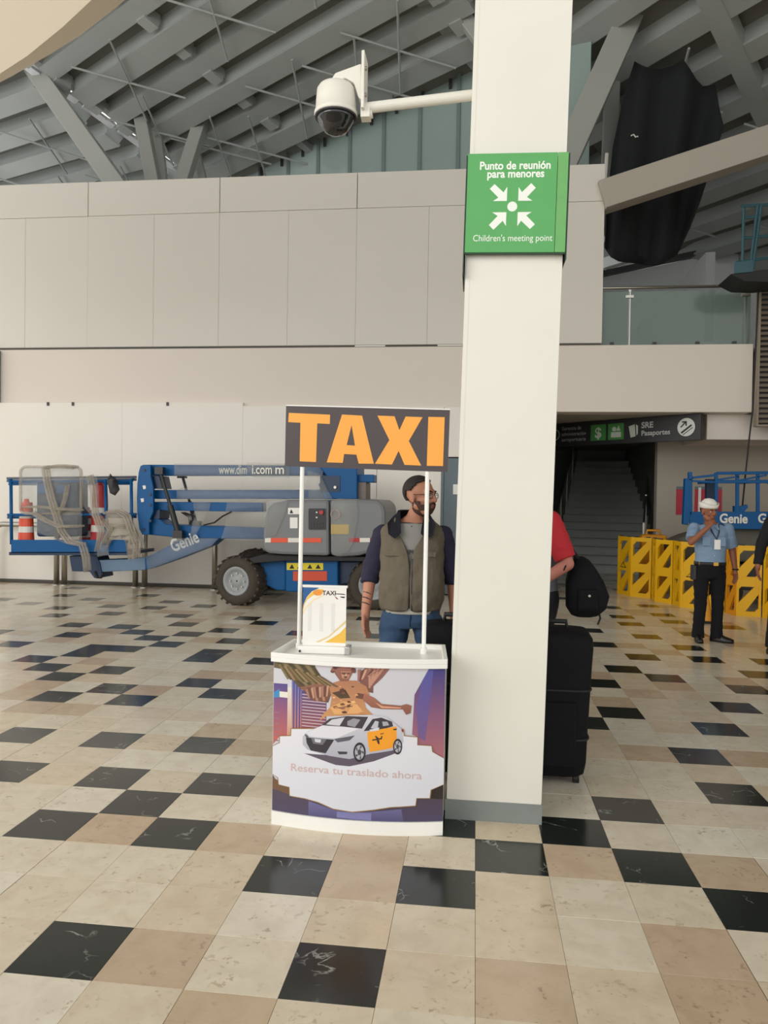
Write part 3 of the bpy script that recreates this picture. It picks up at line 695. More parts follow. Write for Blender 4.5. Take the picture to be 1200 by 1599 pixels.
for k in range(10):          # curls of hair
    a = math.pi+k*math.pi/9; sg.add([(516+62*math.cos(a)+14*math.cos(q*1.05), 340+34*math.sin(a)+11*math.sin(q*1.05)) for q in range(6)], [(112,70,62),(150,98,84),(92,58,52)][k % 3])
for k in range(7): sg.add([(600+k*20,330+6*(k % 2)),(618+k*20,326),(610+k*10,400-k*6),(600+k*10,402-k*6)], [(160,108,98),(110,70,64),(206,156,130)][k % 3])
for k in range(26):          # broken highlights on the bronze
    x, y = rf.uniform(450, 640), rf.uniform(425, 590); r_ = rf.uniform(8, 24)
    sg.add([(x,y),(x+r_,y-r_*.3),(x+r_*1.5,y+r_*.35),(x+r_*.4,y+r_*.5)], rf.choice([(236,186,128),(196,136,92),(124,80,56),(96,62,46),(216,160,108)]))
for k in range(6): sg.add([(500+k*10,345),(506+k*10,345),(504+k*10,352),(500+k*10,352)], (122,80,66))
sg.add([(508,352),(522,350),(522,356),(510,357)], br4); sg.add([(540,351),(554,353),(552,358),(540,357)], br4); sg.add([(528,354),(536,354),(538,368),(527,368)], (216,164,136)); sg.add([(516,374),(546,375),(531,381)], br4)
sg.build('print_figure')
pq = PR()
OUT = [(92,800),(138,778),(138,738),(208,735),(210,692),(330,690),(560,680),(865,690),(868,727),(945,735),(945,782),(1025,787),(1030,822),(1097,862),(1097,1018),(1025,1050),(1020,1100),(945,1100),(940,1145),(800,1155),(700,1172),(580,1186),(470,1170),(380,1132),(300,1112),(205,1098),(203,1046),(135,1032),(130,990),(92,968)]
gx, gy = 580, 940
pq.add([(gx+(x-gx)*1.012, gy+(y-gy)*1.022) for x, y in OUT], (150,118,60)); pq.add(OUT, (226,226,232), (214,216,226))
pq.text('Reserva tu traslado ahora', 205, 945, (770, 42), 46, (206,178,172), bold=.004)
pq.build('print_plaque')
cr = PR()
cr.add([(290,838),(480,905),(560,912),(700,880),(850,820),(850,800),(560,850)], (92,84,98))
cr.add([(280,735),(310,705),(400,665),(470,620),(540,604),(680,600),(770,615),(820,655),(862,690),(868,760),(850,800),(800,815),(680,835),(560,868),(440,850),(310,815),(280,785)], (206,206,214), (176,176,188))
cr.add([(300,712),(400,668),(620,680),(480,745),(320,735)], (222,222,228)); cr.add([(392,665),(440,625),(545,608),(665,612),(630,684),(520,672)], (66,58,66))
cr.add([(420,660),(455,630),(530,616),(500,668)], (206,206,212)); cr.add([(545,640),(580,622),(620,630),(590,675),(545,665)], (150,150,158))
cr.add([(640,698),(690,625),(740,616),(800,640),(808,668),(735,690)], (60,54,62)); cr.add([(680,680),(705,635),(725,640),(720,685)], (190,190,200)); cr.add([(745,640),(775,640),(785,662),(750,668)], (170,170,180))
cr.add([(660,705),(740,685),(826,668),(830,770),(800,800),(678,824),(668,780)], (242,160,44)); cr.add([(672,690),(730,676),(725,694),(680,700)], (214,214,220))
cr.add([(808,684),(828,680),(828,690),(810,692)], (60,50,40)); cr.add([(735,712),(755,708),(755,714),(735,718)], (110,76,30))
cr.add([(690,748),(742,738),(745,746),(690,756)], (48,40,36)); cr.add([(716,745),(704,728),(712,726),(730,743)], (48,40,36)); cr.add([(714,752),(724,776),(732,776),(730,750)], (48,40,36)); cr.add([(738,740),(742,726),(748,726),(746,744)], (48,40,36))
cr.add([(300,740),(470,752),(420,835),(330,820),(305,775)], (52,48,56)); cr.add([(330,742),(425,750),(402,785),(345,778)], (110,108,116)); cr.add([(352,748),(392,752),(388,772),(356,768)], (210,210,216))
cr.add([(468,748),(590,725),(560,755),(490,768)], (92,92,104)); cr.add([(292,718),(312,730),(318,745),(296,735)], (92,92,104)); cr.add([(488,822),(548,824),(545,838),(500,840)], (60,58,66))
for cx_, cy_, rx, ry in ((618,826,36,60),(835,790,26,48)):
    for q, cc in ((1, (44,42,48)), (.74, (176,176,184)), (.3, (70,70,78))):
        cr.add([(cx_+rx*q*math.cos(a*.3927), cy_+ry*q*math.sin(a*.3927)) for a in range(16)], cc)
    for a in range(5):
        t_ = a*1.2566; cr.add([(cx_+rx*.25*math.cos(t_-.5), cy_+ry*.25*math.sin(t_-.5)), (cx_+rx*.7*math.cos(t_-.12), cy_+ry*.7*math.sin(t_-.12)), (cx_+rx*.7*math.cos(t_+.3), cy_+ry*.7*math.sin(t_+.3))], (70,70,78))
cr.add([(856,680),(866,690),(864,705),(856,698)], (150,40,40))
cr.build('print_car')

# ================================================================== TABLETOP ROLL-UP BANNER
BY = CYF+.115
bn = thing('tabletop_banner', 'small white and amber roll-up price banner standing on the taxi counter', 'banner', (-.712, BY, .789), R_(1.5))
MB().box(-.118, .11, -.035, .035, 0, .036).build('base', M['white'], bn, bevel=.006)
MB().box(.11, .132, -.037, .037, 0, .038).build('end_cap', M['alum'], bn, bevel=.004)
MB().cyl((-.108, -.036, .012), (-.108, -.040, .012), .006).build('screw', M['dgrey'], bn)
MB().box(-.01, .01, .015, .022, .03, .318).build('support_rod', M['alum'], bn)
bp = MB().box(-.103, .107, .0, .003, .03, .322).build('sheet', M['paper'], bn)
MB().box(-.106, .112, -.004, .008, .315, .325).build('top_bar', M['white'], bp)
pm = MB(); pe = -.0004
def bq(pts, rgb, e=0):
    pm.cur = lin(rgb); pm.poly([(-.103+.21*a, -.0004-e, .05+.262*b_) for a, b_ in pts])
bq([(0,.60),(.02,.70),(.09,.83),(.2,.93),(.36,.99),(.36,1),(0,1)], (40,92,150))
bq([(0,.58),(.03,.68),(.1,.78),(.24,.86),(.48,.92),(.46,.975),(.34,.975),(.2,.92),(.1,.83),(.02,.70),(0,.62)], (240,194,86), .0002)
bq([(.24+.11*math.cos(k*.39)+.1, .91+.055*math.sin(k*.39)) for k in range(16)], (232,150,60), .0004)
bq([(0,.5),(.08,.62),(.25,.76),(.48,.86),(.48,.88),(.25,.79),(.08,.66),(0,.56)], (246,222,180), .0003)
bq([(.52,0),(1,0),(1,.30),(.85,.17)], (238,190,80), .0002); bq([(.14,.0),(.3,.0),(.6,.12),(1,.42),(1,.37),(.62,.10),(.4,.0)], (228,204,150), .0001)
bq([(.74,.905),(.95,.90),(.98,.88),(.76,.89)], (70,60,66), .0003); bq([(.72,.86),(.78,.83),(.82,.80),(.78,.80)], (150,70,60), .0003); bq([(.85,.85),(.97,.85),(.95,.82),(.88,.83)], (60,60,66), .0003)
for k in range(3): bq([(.12+.27*k,.2),(.2+.27*k,.2),(.2+.27*k,.72),(.12+.27*k,.72)], (226,225,220), .0001)
pm.build('printed_panel', print_mat(), bp)
tt = MB(); text_on(tt, 'TAXI', .030, (.024, -.0012, .278), (1,0,0), (0,0,1), bold=.0006); tt.build('lettering', mat('print_dark_brown', (70,46,36), .5), bp)

# ================================================================== DIRECTIONAL SIGN
pR, pL = Vector((3.47, 12.42, 2.53)), Vector((1.15, 14.42, 2.53))
ds = thing('directional_sign', 'black hanging directional sign with green pictograms above the staircase', 'sign', pR)
ux = (pR-pL).normalized(); uz = Vector((0, 0, 1)); un = ux.cross(uz)
Ls = (pR-pL).length
def Q(s, z, e=0): return -ux*(Ls-s)+uz*z+un*e
MB().prism([Q(0, 0), Q(Ls, 0), Q(Ls, .415), Q(0, .415)], -un*.09).build('panel', M['sblack'], ds, bevel=.005)
for s_ in (.5, 2.4): MB().bar(Q(s_, .41, -.045), Q(s_, .6, -.045), .03, .03).build('hanger', M['dgrey'], ds)
def circ(mb, s0, z0, r, e, n=24): mb.poly([Q(s0+r*math.cos(2*math.pi*k/n), z0+r*math.sin(2*math.pi*k/n), e) for k in range(n)])
E1 = .003
DW = mat('sign_dim_white', (170,172,168), .5)
t = MB(); text_on(t, 'SRE', .135, Q(2.06, .24, E1), ux, uz, bold=.004, align='LEFT'); t.build('lettering', DW, ds); t = MB(); text_on(t, 'Pasaportes', .115, Q(2.06, .115, E1), ux, uz, bold=.003, align='LEFT', fit=.50); t.build('lettering', DW, ds)
for k, b_ in enumerate(('Gerencia de', 'administración', 'aeroportuaria')): t = MB(); text_on(t, b_, .092, Q(.50, .285-.1*k, E1), ux, uz, align='LEFT', fit=.5 if k else .40); t.build('lettering', DW, ds)
for s_ in (1.10, 1.44): g = MB(); g.poly([Q(s_, .07, .002), Q(s_+.30, .07, .002), Q(s_+.30, .345, .002), Q(s_, .345, .002)]); g.build('green_square', mat('sign_mid_green', (62,124,60), .45), ds)
pg = MB(); text_on(pg, '$', .25, Q(1.25, .12, .004), ux, uz, bold=.006); PP = mat('pictogram_pale', (176,186,172), .5); pg.build('pictogram', PP, ds); pg = MB()
pg.poly([Q(1.50, .11, .004), Q(1.69, .11, .004), Q(1.69, .2, .004), Q(1.50, .2, .004)]); circ(pg, 1.56, .25, .04, .004); pg.poly([Q(1.6, .22, .004), Q(1.68, .22, .004), Q(1.64, .31, .004)]); pg.build('pictogram', PP, ds); pg = MB()
pg.poly([Q(1.83, .28, .004), Q(1.94, .31, .004), Q(1.96, .11, .004), Q(1.87, .09, .004)]); pg.poly([Q(1.96, .31, .004), Q(2.0, .28, .004), Q(2.0, .15, .004), Q(1.975, .12, .004)]); pg.build('pictogram', PP, ds); pg = MB()
circ(pg, .36, .21, .10, .004)
pg.build('pictogram', PP, ds)
wc = MB(); circ(wc, 2.83, .21, .145, .003); wc.build('round_pictogram', mat('round_sign_white', (214,214,208), .5), ds)
ar = MB(); 
def seg(s0, z0, s1, z1, w_): 
    d_ = Vector((s1-s0, z1-z0)).normalized(); n_ = Vector((-d_.y, d_.x))*w_/2
    ar.poly([Q(s0-n_.x, z0-n_.y, .006), Q(s1-n_.x, z1-n_.y, .006), Q(s1+n_.x, z1+n_.y, .006), Q(s0+n_.x, z0+n_.y, .006)])
seg(2.75, .12, 2.92, .24, .03); seg(2.78, .09, 2.94, .20, .012); seg(2.74, .21, 2.82, .29, .022); seg(2.83, .30, 2.83, .23, .022); seg(2.835, .295, 2.76, .295, .022)
ar.build('arrow', M['sblack'], ds)
circ2 = MB(); circ(circ2, .36, .21, .085, .005); circ2.build('pictogram_face', M['sblack'], ds)

# ================================================================== SHADE NET HANGING FROM THE ROOF
nt_ = MB()
topc = [(948, 330), (958, 230), (975, 150), (992, 96), (1004, 103), (1018, 108), (1034, 108), (1050, 103), (1068, 93), (1078, 108), (1088, 125), (1098, 135), (1118, 133), (1124, 170), (1131, 197)]
botc = [(945, 386), (948, 392), (955, 402), (966, 408), (978, 410), (990, 411), (1002, 413), (1014, 415), (1026, 414), (1038, 410), (1048, 404), (1058, 398), (1066, 380), (1078, 355), (1092, 320)]
rows = 14; rings = []
for r in range(rows+1):
    row = []
    for k, (tpx, bpx) in enumerate(zip(topc, botc)):
        f = r/rows; x = tpx[0]+(bpx[0]-tpx[0])*f; y = tpx[1]+(bpx[1]-tpx[1])*f
        row.append(at(x, y, 13.55+.16*math.sin(k*1.25+.6*f)+.10*math.cos(k*.5+2*f)))
    rings.append(row)
nt_.loft(rings, wrap=False)
nt_ = nt_.build('shade_net', M['net'], solid=.02, smooth=True); tag(nt_, 'black shade netting hung in scallops behind the raking beam', 'netting')
rp_ = MB().tube([at(945, 286, 13.3), at(948, 240, 13.35)], .03, 6).build('cord', M['cream'], nt_)
mk = MB(); mk.tube([at(986, 212, 13.2), at(990, 210, 13.2), at(993, 214, 13.2), at(997, 213, 13.2)], .012, 5).build('tear', M['wht'], nt_)
# cable hanging at the right
cb = MB().tube([at(1186, 428, 12.19), at(1180, 560, 12.15), at(1176, 640, 12.1), at(1170, 690, 12.1), at(1165, 738, 12.1), at(1160, 790, 12.15)], .012, 6).build('hanging_cable', M['black']); tag(cb, 'thin black cable hanging down beside the tan louvre', 'cable')
# ================================================================== STEEL CRASH HOOPS ALONG THE WALL
hoops = [(-8.1, -6.97, 'stainless steel crash hoop farthest left, behind the lift basket'), (-6.83, -5.58, 'stainless steel crash hoop between basket and boom plate'), (-5.42, -4.22, 'stainless steel crash hoop beside the front wheel of the left boom lift')]
for x0, x1, lb in hoops:
    r = .16; h = 1.0
    pts = [(0, 0, 0), (0, 0, h-r)]+[(r-r*math.cos(a*math.pi/12), 0, h-r+r*math.sin(a*math.pi/12)) for a in range(1, 7)]
    wx = x1-x0; pts += [(wx-p[0], 0, p[2]) for p in pts[::-1]]
    t = thing('crash_hoop', lb, 'hoop', (x0, 12.05, 0), 0, 'steel hoops along the white wall')
    MB().tube(pts, .045, 12).build('tube', M['steel'], t, smooth=True)
    for x in (0, wx): MB().cyl((x, 0, 0), (x, 0, .012), .08, n=20).build('foot_flange', M['steel'], t)
# ================================================================== BOOM LIFT (left)
LO = Vector((-2.9, 11.0, 0))
bl = thing('boom_lift', 'blue articulated boom lift with grey engine cover, half wrapped in plastic', 'boom lift', LO)
def PX(pts, Y, dp, name, m, parent=None, bevel=0, s=1.0, o=(0, 0), smooth=False):
    """outline measured on the photograph, standing at depth Y with a real thickness dp"""
    return MB(LO).prism([at(o[0]+x/s, o[1]+y/s, Y) for x, y in pts], (0, dp, 0)).build(name, m, parent or bl, bevel=bevel)
def rect(x0, y0, x1, y1): return [(x0, y0), (x1, y0), (x1, y1), (x0, y1)]
# wheels
def wheel(cx, cy, Yf, rad, wid, steer=0):
    c = at(cx, cy, Yf); c.z = rad
    L = c-LO; R = Matrix.Rotation(steer, 3, 'Z')
    def lat(prof, name, m, parent, n=32):
        mb = MB(); mb.loft([[L+R @ Vector((r*math.cos(2*math.pi*k/n), y, r*math.sin(2*math.pi*k/n))) for k in range(n)] for y, r in prof], cap=False)
        return mb.build(name, m, parent, smooth=True)
    ty = lat([(.03, rad*.56), (0, rad*.62), (-.005, rad*.80), (.02, rad*.94), (.06, rad), (wid-.06, rad), (wid-.02, rad*.94), (wid, rad*.8), (wid-.02, rad*.5)], 'wheel', M['tyre'], bl)
    lug = MB()
    for k in range(22):
        a = 2*math.pi*k/22
        for sg in (0, 1):
            y0, y1 = (.02, wid*.52) if sg == 0 else (wid*.48, wid-.02); da = .13*(1 if sg else -1)
            p, q = (Vector((math.cos(a+.14*sg)*rad, y0, math.sin(a+.14*sg)*rad)), Vector((math.cos(a+.14*sg+da)*rad, y1, math.sin(a+.14*sg+da)*rad)))
            lug.bar(L+R @ p, L+R @ q, .035, .03, up=R @ Vector((p.x, 0, p.z)))
    o = lug.build('tread', M['tyre'], ty); o['kind'] = 'stuff'
    lat([(.035, .012), (.03, rad*.2), (.045, rad*.24), (.05, rad*.4), (.02, rad*.46), (.0, rad*.56), (.01, rad*.60), (.05, rad*.6)], 'rim', mat('lift_rim_grey', (150,154,154), .45), ty)
    for k in range(8):
        a = k*.7854; p = L+R @ Vector((rad*.32*math.cos(a), .045, rad*.32*math.sin(a))); q = p+R @ Vector((0, -.015, 0))
        MB().cyl(p, q, .014, n=6).build('wheel_nut', M['steel'], ty)
wheel(368, 908, 10.32, .345, .3, R_(-12)); wheel(583, 912, 10.32, .345, .3, 0); wheel(395, 900, 11.75, .345, .3); wheel(575, 900, 11.75, .345, .3)
# chassis
PX([(446, 872), (528, 873), (528, 926), (446, 924)], 10.42, 1.5, 'chassis_box', M['blue'], bevel=.02)
PX([(380, 878), (447, 874), (447, 922), (432, 922), (412, 912), (405, 890)], 10.5, 1.35, 'front_axle', M['blue'], bevel=.02)
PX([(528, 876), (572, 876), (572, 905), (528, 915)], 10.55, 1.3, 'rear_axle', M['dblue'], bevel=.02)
PX([(388, 872), (410, 866), (592, 870), (592, 877), (446, 876), (395, 880)], 10.3, 1.6, 'deck', M['black'], bevel=.01)
PX(rect(448, 879, 505, 890), 10.412, .006, 'warning_sticker', mat('sticker_yellow', (226,206,40), .5))
PX(rect(458, 892, 511, 907), 10.412, .006, 'notice_sticker', mat('sticker_red', (206,76,44), .5))
for k, x in enumerate((452, 464, 480, 493)):
    PX([(x, 888), (x+4, 881), (x+8, 888)], 10.409, .003, 'sticker_symbol', M['black'])
# turret cover
def rounded(x0, y0, x1, y1, r, n=4):
    P = []
    for cx, cy, a0 in ((x1-r, y0+r, -90), (x1-r, y1-r, 0), (x0+r, y1-r, 90), (x0+r, y0+r, 180)):
        P += [(cx+r*math.cos(R_(a0+90*k/n)), cy+r*math.sin(R_(a0+90*k/n))) for k in range(n+1)]
    return P
PX([(411, 838), (413, 812), (417, 793), (428, 785), (450, 780.5), (514, 780.5), (514, 868), (440, 866), (418, 864), (411, 858)], 10.18, 1.5, 'engine_cover', M['grey'], bevel=.05)
rc = PX([(515.5, 780.5), (558, 779), (590, 781), (599, 787), (602, 800), (602, 845), (590, 860), (560, 868), (530, 870), (518, 868), (515.5, 862)], 10.2, 1.5, 'tank_cover', M['grey'], bevel=.05)
PX(rect(450, 793, 471, 803), 10.172, .006, 'warning_label', M['paper']); PX([(452.5, 801.5), (455, 795), (458, 801.5)], 10.169, .003, 'label_symbol', M['black'])
PX(rect(453, 808, 465, 825), 10.172, .006, 'data_plate', M['paper'])
cp = PX(rounded(482, 794, 509, 827, 2), 10.165, .014, 'control_panel', M['sblack'])
p = at(502.5, 800, 10.165)-LO; MB().cyl(p, p+Vector((0, -.03, 0)), .03, n=16).build('stop_button', M['red'], cp)
for r in range(2):
    for k in range(5):
        p = at(485.5+k*4.6, 818+r*5, 10.165)-LO; MB().cyl(p, p+Vector((0, -.012, 0)), .009, n=8).build('toggle', M['dgrey'], cp)
for q in ((495, 800), (495, 808)):
    p = at(*q, 10.165)-LO; MB().cyl(p, p+Vector((0, -.015, 0)), .011, n=8).build('knob', M['paper'], cp)
PX(rect(517, 819, 545, 834), 10.192, .006, 'caution_sticker', mat('sticker_ochre', (206,170,60), .5))
p = at(524, 803, 10.19)-LO; MB().tube([p+Vector((.06*math.cos(k*.393), 0, .06*math.sin(k*.393))) for k in range(16)], .012, 6, closed=True).build('filler_ring', mat('ring_pink_grey', (176,150,146), .5), bl)
for x0, x1, m_ in ((414, 423, 'wht'), (423, 450, 'orange'), (450, 473, 'wht'), (473, 502, 'orange')): PX(rect(x0, 840, x1, 847), 10.172, .006, 'reflective_tape', M[m_])
for x0, x1, m_ in ((545, 562, 'red'), (562, 578, 'wht'), (578, 587, 'red')): PX(rect(x0, 840, x1, 846.5), 10.192, .006, 'reflective_tape', M[m_])
# riser tower
tw = PX([(498, 728), (558, 728), (558, 779.5), (507, 779.5), (497, 756), (511, 744)], 10.5, .7, 'riser_tower', M['blue'], bevel=.015)
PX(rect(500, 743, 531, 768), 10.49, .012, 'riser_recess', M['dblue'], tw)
PX(rect(558, 741, 584, 753), 10.6, .35, 'riser_stub', M['blue'], tw, bevel=.01); PX(rect(558, 753, 572, 780), 10.6, .45, 'counter_block', mat('lift_taupe', (128,116,108), .6), tw, bevel=.01)
p = at(524, 761, 10.485)-LO; MB().cyl(p, p+Vector((0, -.03, 0)), .02).build('pin', M['steel'], tw)
# boom members
ub = PX([(228, 725.5), (505, 727), (505, 742), (228, 742.5)], 10.62, .3, 'upper_boom', M['blue'], bevel=.012)
PX(rect(238, 765, 516, 779), 10.66, .22, 'link_arm', M['blue'], bevel=.01); PX([(238, 783.5), (410, 785), (410, 799.5), (238, 797)], 10.66, .22, 'link_arm', M['blue'], bevel=.01)
PX([(233, 810), (247, 809), (260, 819), (306, 821), (343, 822), (416, 825), (416, 842), (290, 840.5), (233, 835)], 10.6, .34, 'lower_boom', M['blue'], bevel=.012)
ep = PX([(105,150),(130,140),(192,140),(195,240),(215,330),(215,540),(180,620),(180,738),(120,735),(95,690),(78,560),(74,430),(78,300),(90,200)], 10.5, .06, 'end_plate', M['blue'], s=5.455, o=(200, 700), bevel=.008)
PX([(105,150),(130,140),(192,140),(195,240),(215,330),(215,540),(180,620),(180,738),(120,735),(95,690),(78,560),(74,430),(78,300),(90,200)], 11.0, .06, 'end_plate', M['blue'], s=5.455, o=(200, 700), bevel=.008)
for x, y, r in ((138,187,.022),(190,395,.022),(190,484,.022),(133,692,.022),(190,618,.022)):
    p = at(200+x/5.455, 700+y/5.455, 10.5)-LO; MB().cyl(p+Vector((0, .02, 0)), p+Vector((0, -.012, 0)), r, n=14).build('pivot_pin', M['dblue'], ep)
for x, y in ((137,330),(120,440)): PX([(x-14,y-12),(x+12,y-14),(x+16,y+14),(x-6,y+20)], 10.494, .004, 'plate_hole', M['hoard'], ep, s=5.455, o=(200, 700))
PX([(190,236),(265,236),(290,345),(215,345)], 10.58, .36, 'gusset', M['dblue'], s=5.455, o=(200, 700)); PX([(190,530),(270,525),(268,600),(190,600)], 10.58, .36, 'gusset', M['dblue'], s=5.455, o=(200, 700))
for a, b_, w_ in (((250, 735), (279, 834), .042), ((268, 740), (290, 820), .034)):
    p, q = at(*a, 10.5)-LO, at(*b_, 10.5)-LO
    if w_ < .04: p.y += .4; q.y += .4
    mid = p.lerp(q, .55)
    MB().cyl(p, mid, w_*.6, n=12).cyl(mid, q, w_, n=14).build('hydraulic_ram', M['sblack'], bl)
    MB().box(p.x-.06, p.x+.06, p.y-.05, p.y+.05, p.z-.05, p.z+.05).build('ram_mount', M['sblack'], bl); MB().box(q.x-.07, q.x+.07, q.y-.05, q.y+.05, q.z-.06, q.z+.05).build('ram_mount', M['sblack'], bl)
for k in range(5):
    p = at(283+k*1.5, 800, 10.5)-LO; q = at(296+k*.6, 820-k, 10.5)-LO; MB().tube([p, p.lerp(q, .5)+Vector((.05+.015*k, 0, .02)), q], .006, 5).build('hose', M['black'], bl)
MB().tube([at(318, 820, 10.5)-LO, at(335, 816, 10.5)-LO, at(348, 806, 10.5)-LO, at(362, 799, 10.5)-LO], .012, 6).build('hose', M['black'], bl)
# jib
jb = PX([(226.6, 871), (288, 840), (342, 842), (330, 852), (280, 872), (231, 889), (227, 888)], 10.56, .3, 'jib_boom', M['blue'], bevel=.012)
PX([(144, 875), (200, 873), (227, 870), (227.5, 890), (144, 894)], 10.58, .26, 'jib_arm', mat('wrapped_blue', (98,124,150), .4, var=.2, scale=9), bevel=.01)
PX([(108, 868), (150, 866), (156, 880), (160, 902), (147, 903), (140, 893), (112, 892)], 10.56, .35, 'jib_head', M['dblue'], bevel=.01)
MB().tube([at(148, 892, 10.55)-LO, at(152, 902, 10.55)-LO, at(158, 902, 10.55)-LO, at(161, 895, 10.55)-LO], .018, 6).build('hose', M['black'], bl)
def UV(a, b_, Y): # unit vectors along two photo points
    p, q = at(*a, Y), at(*b_, Y); d_ = (q-p).normalized(); return p-LO, d_, Vector((0, -1, 0)).cross(d_)*-1
p, u_, v_ = UV((270, 862), (317, 843.5), 10.553); v_ = Vector((-u_.z, 0, u_.x))
t = MB(); text_on(t, 'Genie', .25, p+Vector((0, -.003, 0)), u_, v_, bold=.006, align='LEFT', fit=.43); t.build('lettering', mat('faded_white_print', (206,212,214), .5), jb)
p, u_, v_ = UV((342, 740), (392, 740), 10.612); v_ = Vector((-u_.z, 0, u_.x))
t = MB(); text_on(t, 'www.dim', .185, p, u_, v_, bold=.002, align='LEFT', fit=.415); t.build('lettering', M['wht'], ub)
p, u_, v_ = UV((395, 740), (440, 740), 10.612)
t = MB(); text_on(t, 'i.com', .185, p+Vector((0, -.06, 0)), u_, Vector((-u_.z, 0, u_.x)), bold=.002, align='LEFT', fit=.29); t.build('lettering', M['wht'], ub)
p, u_, v_ = UV((431, 740), (446, 740), 10.612)
t = MB(); text_on(t, 'm', .185, p+Vector((0, -.06, 0)), u_, Vector((-u_.z, 0, u_.x)), bold=.002, align='LEFT'); t.build('lettering', M['wht'], ub)
# basket
bs = PX(rect(17, 843, 198, 864), 10.45, .04, 'toe_board', M['blue'], bevel=.006)
PX(rect(17, 846, 198, 866), 11.3, .04, 'toe_board', M['blue'], bevel=.006)
PX(rect(14, 862, 200, 867), 10.45, .9, 'platform_floor', M['dblue'])
for Y in (10.47, 11.32):
    dy = 0 if Y < 11 else 4
    A, B = at(11, 747+dy, Y)-LO, at(213, 745+dy, Y)-LO
    MB().tube([A, B], .018, 8).build('top_rail', mat('rail_grey_blue', (92,98,112), .5), bl, smooth=True)
    MB().tube([at(14, 752+dy, Y)-LO, at(206, 751+dy, Y)-LO], .02, 8).build('rail', M['blue'], bl, smooth=True)
    MB().tube([at(12, 804+dy, Y)-LO, at(213, 803+dy, Y)-LO], .02, 8).build('mid_rail', M['blue'], bl, smooth=True)
    for x in (17, 165, 205): MB().tube([at(x, 748+dy, Y)-LO, at(x+1, 850, Y)-LO], .024, 8).build('post', M['blue'], bl, smooth=True)
for x in (14, 208):
    for y in (747, 804): MB().tube([at(x, y, 10.47)-LO, at(x, y+3, 11.32)-LO], .018, 8).build('end_rail', M['blue'], bl, smooth=True)
cs = PX(rounded(57, 752, 122, 838, 4), 10.52, .3, 'control_console', M['dblue'], bevel=.02)
PX(rect(58, 755, 74, 770), 10.50, .03, 'console_screen', M['blue'], cs)
PX(rect(88, 757, 100, 770), 10.50, .03, 'console_screen', M['blue'], cs)
PX(rect(85, 822, 92, 840), 10.5, .1, 'foot_switch', M['dgrey'], cs)
# plastic wrap
def sheet(outline, Y, name='plastic_wrap', m_='wrap', amp=.05, th=.01, n=12, seed=0):
    rnd = random.Random(seed)
    xs_ = [p[0] for p in outline]; ys_ = [p[1] for p in outline]
    x0, x1, y0, y1 = min(xs_), max(xs_), min(ys_), max(ys_)
    bm = bmesh.new(); f = bm.faces.new([bm.verts.new((x, y, 0)) for x, y in outline])
    for k in range(1, n): bmesh.ops.bisect_plane(bm, geom=bm.verts[:]+bm.edges[:]+bm.faces[:], plane_co=(x0+(x1-x0)*k/n, 0, 0), plane_no=(1, .15, 0))
    for k in range(1, n): bmesh.ops.bisect_plane(bm, geom=bm.verts[:]+bm.edges[:]+bm.faces[:], plane_co=(0, y0+(y1-y0)*k/n, 0), plane_no=(.1, 1, 0))
    bmesh.ops.triangulate(bm, faces=bm.faces[:]); bm.verts.ensure_lookup_table(); bm.verts.index_update()
    mb = MB(LO); mb.add([at(v.co.x, v.co.y, Y+rnd.uniform(-amp, amp)) for v in bm.verts], [tuple(v.index for v in f.verts) for f in bm.faces]); bm.free()
    return mb.build(name, M[m_], bl, smooth=True, solid=th)
sheet(rounded(32, 729, 127, 802, 9), 10.40, amp=.03, seed=1); sheet(rounded(34, 731, 125, 800, 9), 10.92, amp=.02, seed=2)
MB(LO).tube([at(x, y, 10.4) for x, y in rounded(32, 729, 127, 802, 9)], .022, 6, closed=True).build('wrap_edge', M['wraph'], bl, smooth=True)
sheet([(55, 790), (128, 793), (128, 845), (100, 848), (55, 830)], 10.38, amp=.03, seed=3)
def band(pts, w_, Y=10.33, m_='wraph'):
    mb = MB(LO)
    P = [at(x, y, Y+.02*math.sin(i*2.1)) for i, (x, y) in enumerate(pts)]
    for k in range(3): mb.tube([p+Vector((w_*(k-1)*.5, .01*k, w_*.2*(k-1))) for p in P], w_*.30, 7)
    mb.build('wrap_strand', M[m_], bl, smooth=True)
band([(70, 728), (74, 755), (80, 780), (88, 805), (96, 830), (108, 846), (128, 850), (134, 870), (136, 892)], .07)
band([(72, 730), (86, 728), (100, 728), (118, 730)], .06); band([(50, 800), (70, 812), (92, 822), (128, 822)], .05); band([(36, 792), (60, 791), (95, 795), (128, 797)], .04); band([(105, 758), (101, 780), (94, 800)], .04)
band([(140, 742), (146, 770), (148, 800), (158, 830), (152, 860)], .06); band([(165, 800), (184, 798), (198, 806), (206, 830), (214, 850), (212, 872)], .07); band([(160, 812), (172, 826), (160, 850)], .05)
sheet([(128, 742), (152, 742), (155, 800), (168, 815), (170, 866), (152, 870), (150, 815), (138, 800), (130, 790)], 10.36, 'plastic_wrap', 'wrap', .04, seed=4)
sheet([(165, 800), (186, 797), (199, 800), (206, 822), (217, 848), (216, 870), (200, 874), (196, 846), (188, 836), (176, 842), (166, 860)], 10.36, 'plastic_wrap', 'wraph', .05, seed=5)
sheet([(172, 740), (182, 750), (187, 764), (180, 774), (172, 770), (168, 752)], 10.36, 'wrap_bundle', 'dgrey', .05, .03, n=5, seed=6)
sheet([(272, 724), (505, 725), (505, 745), (272, 744)], 10.595, amp=.012, seed=7, n=20); sheet([(385, 722), (452, 724), (452, 746), (396, 745), (388, 738)], 10.56, amp=.03, seed=8)
sheet([(276, 765), (285, 762), (516, 764), (514, 782), (276, 780)], 10.63, amp=.015, seed=9, n=20)
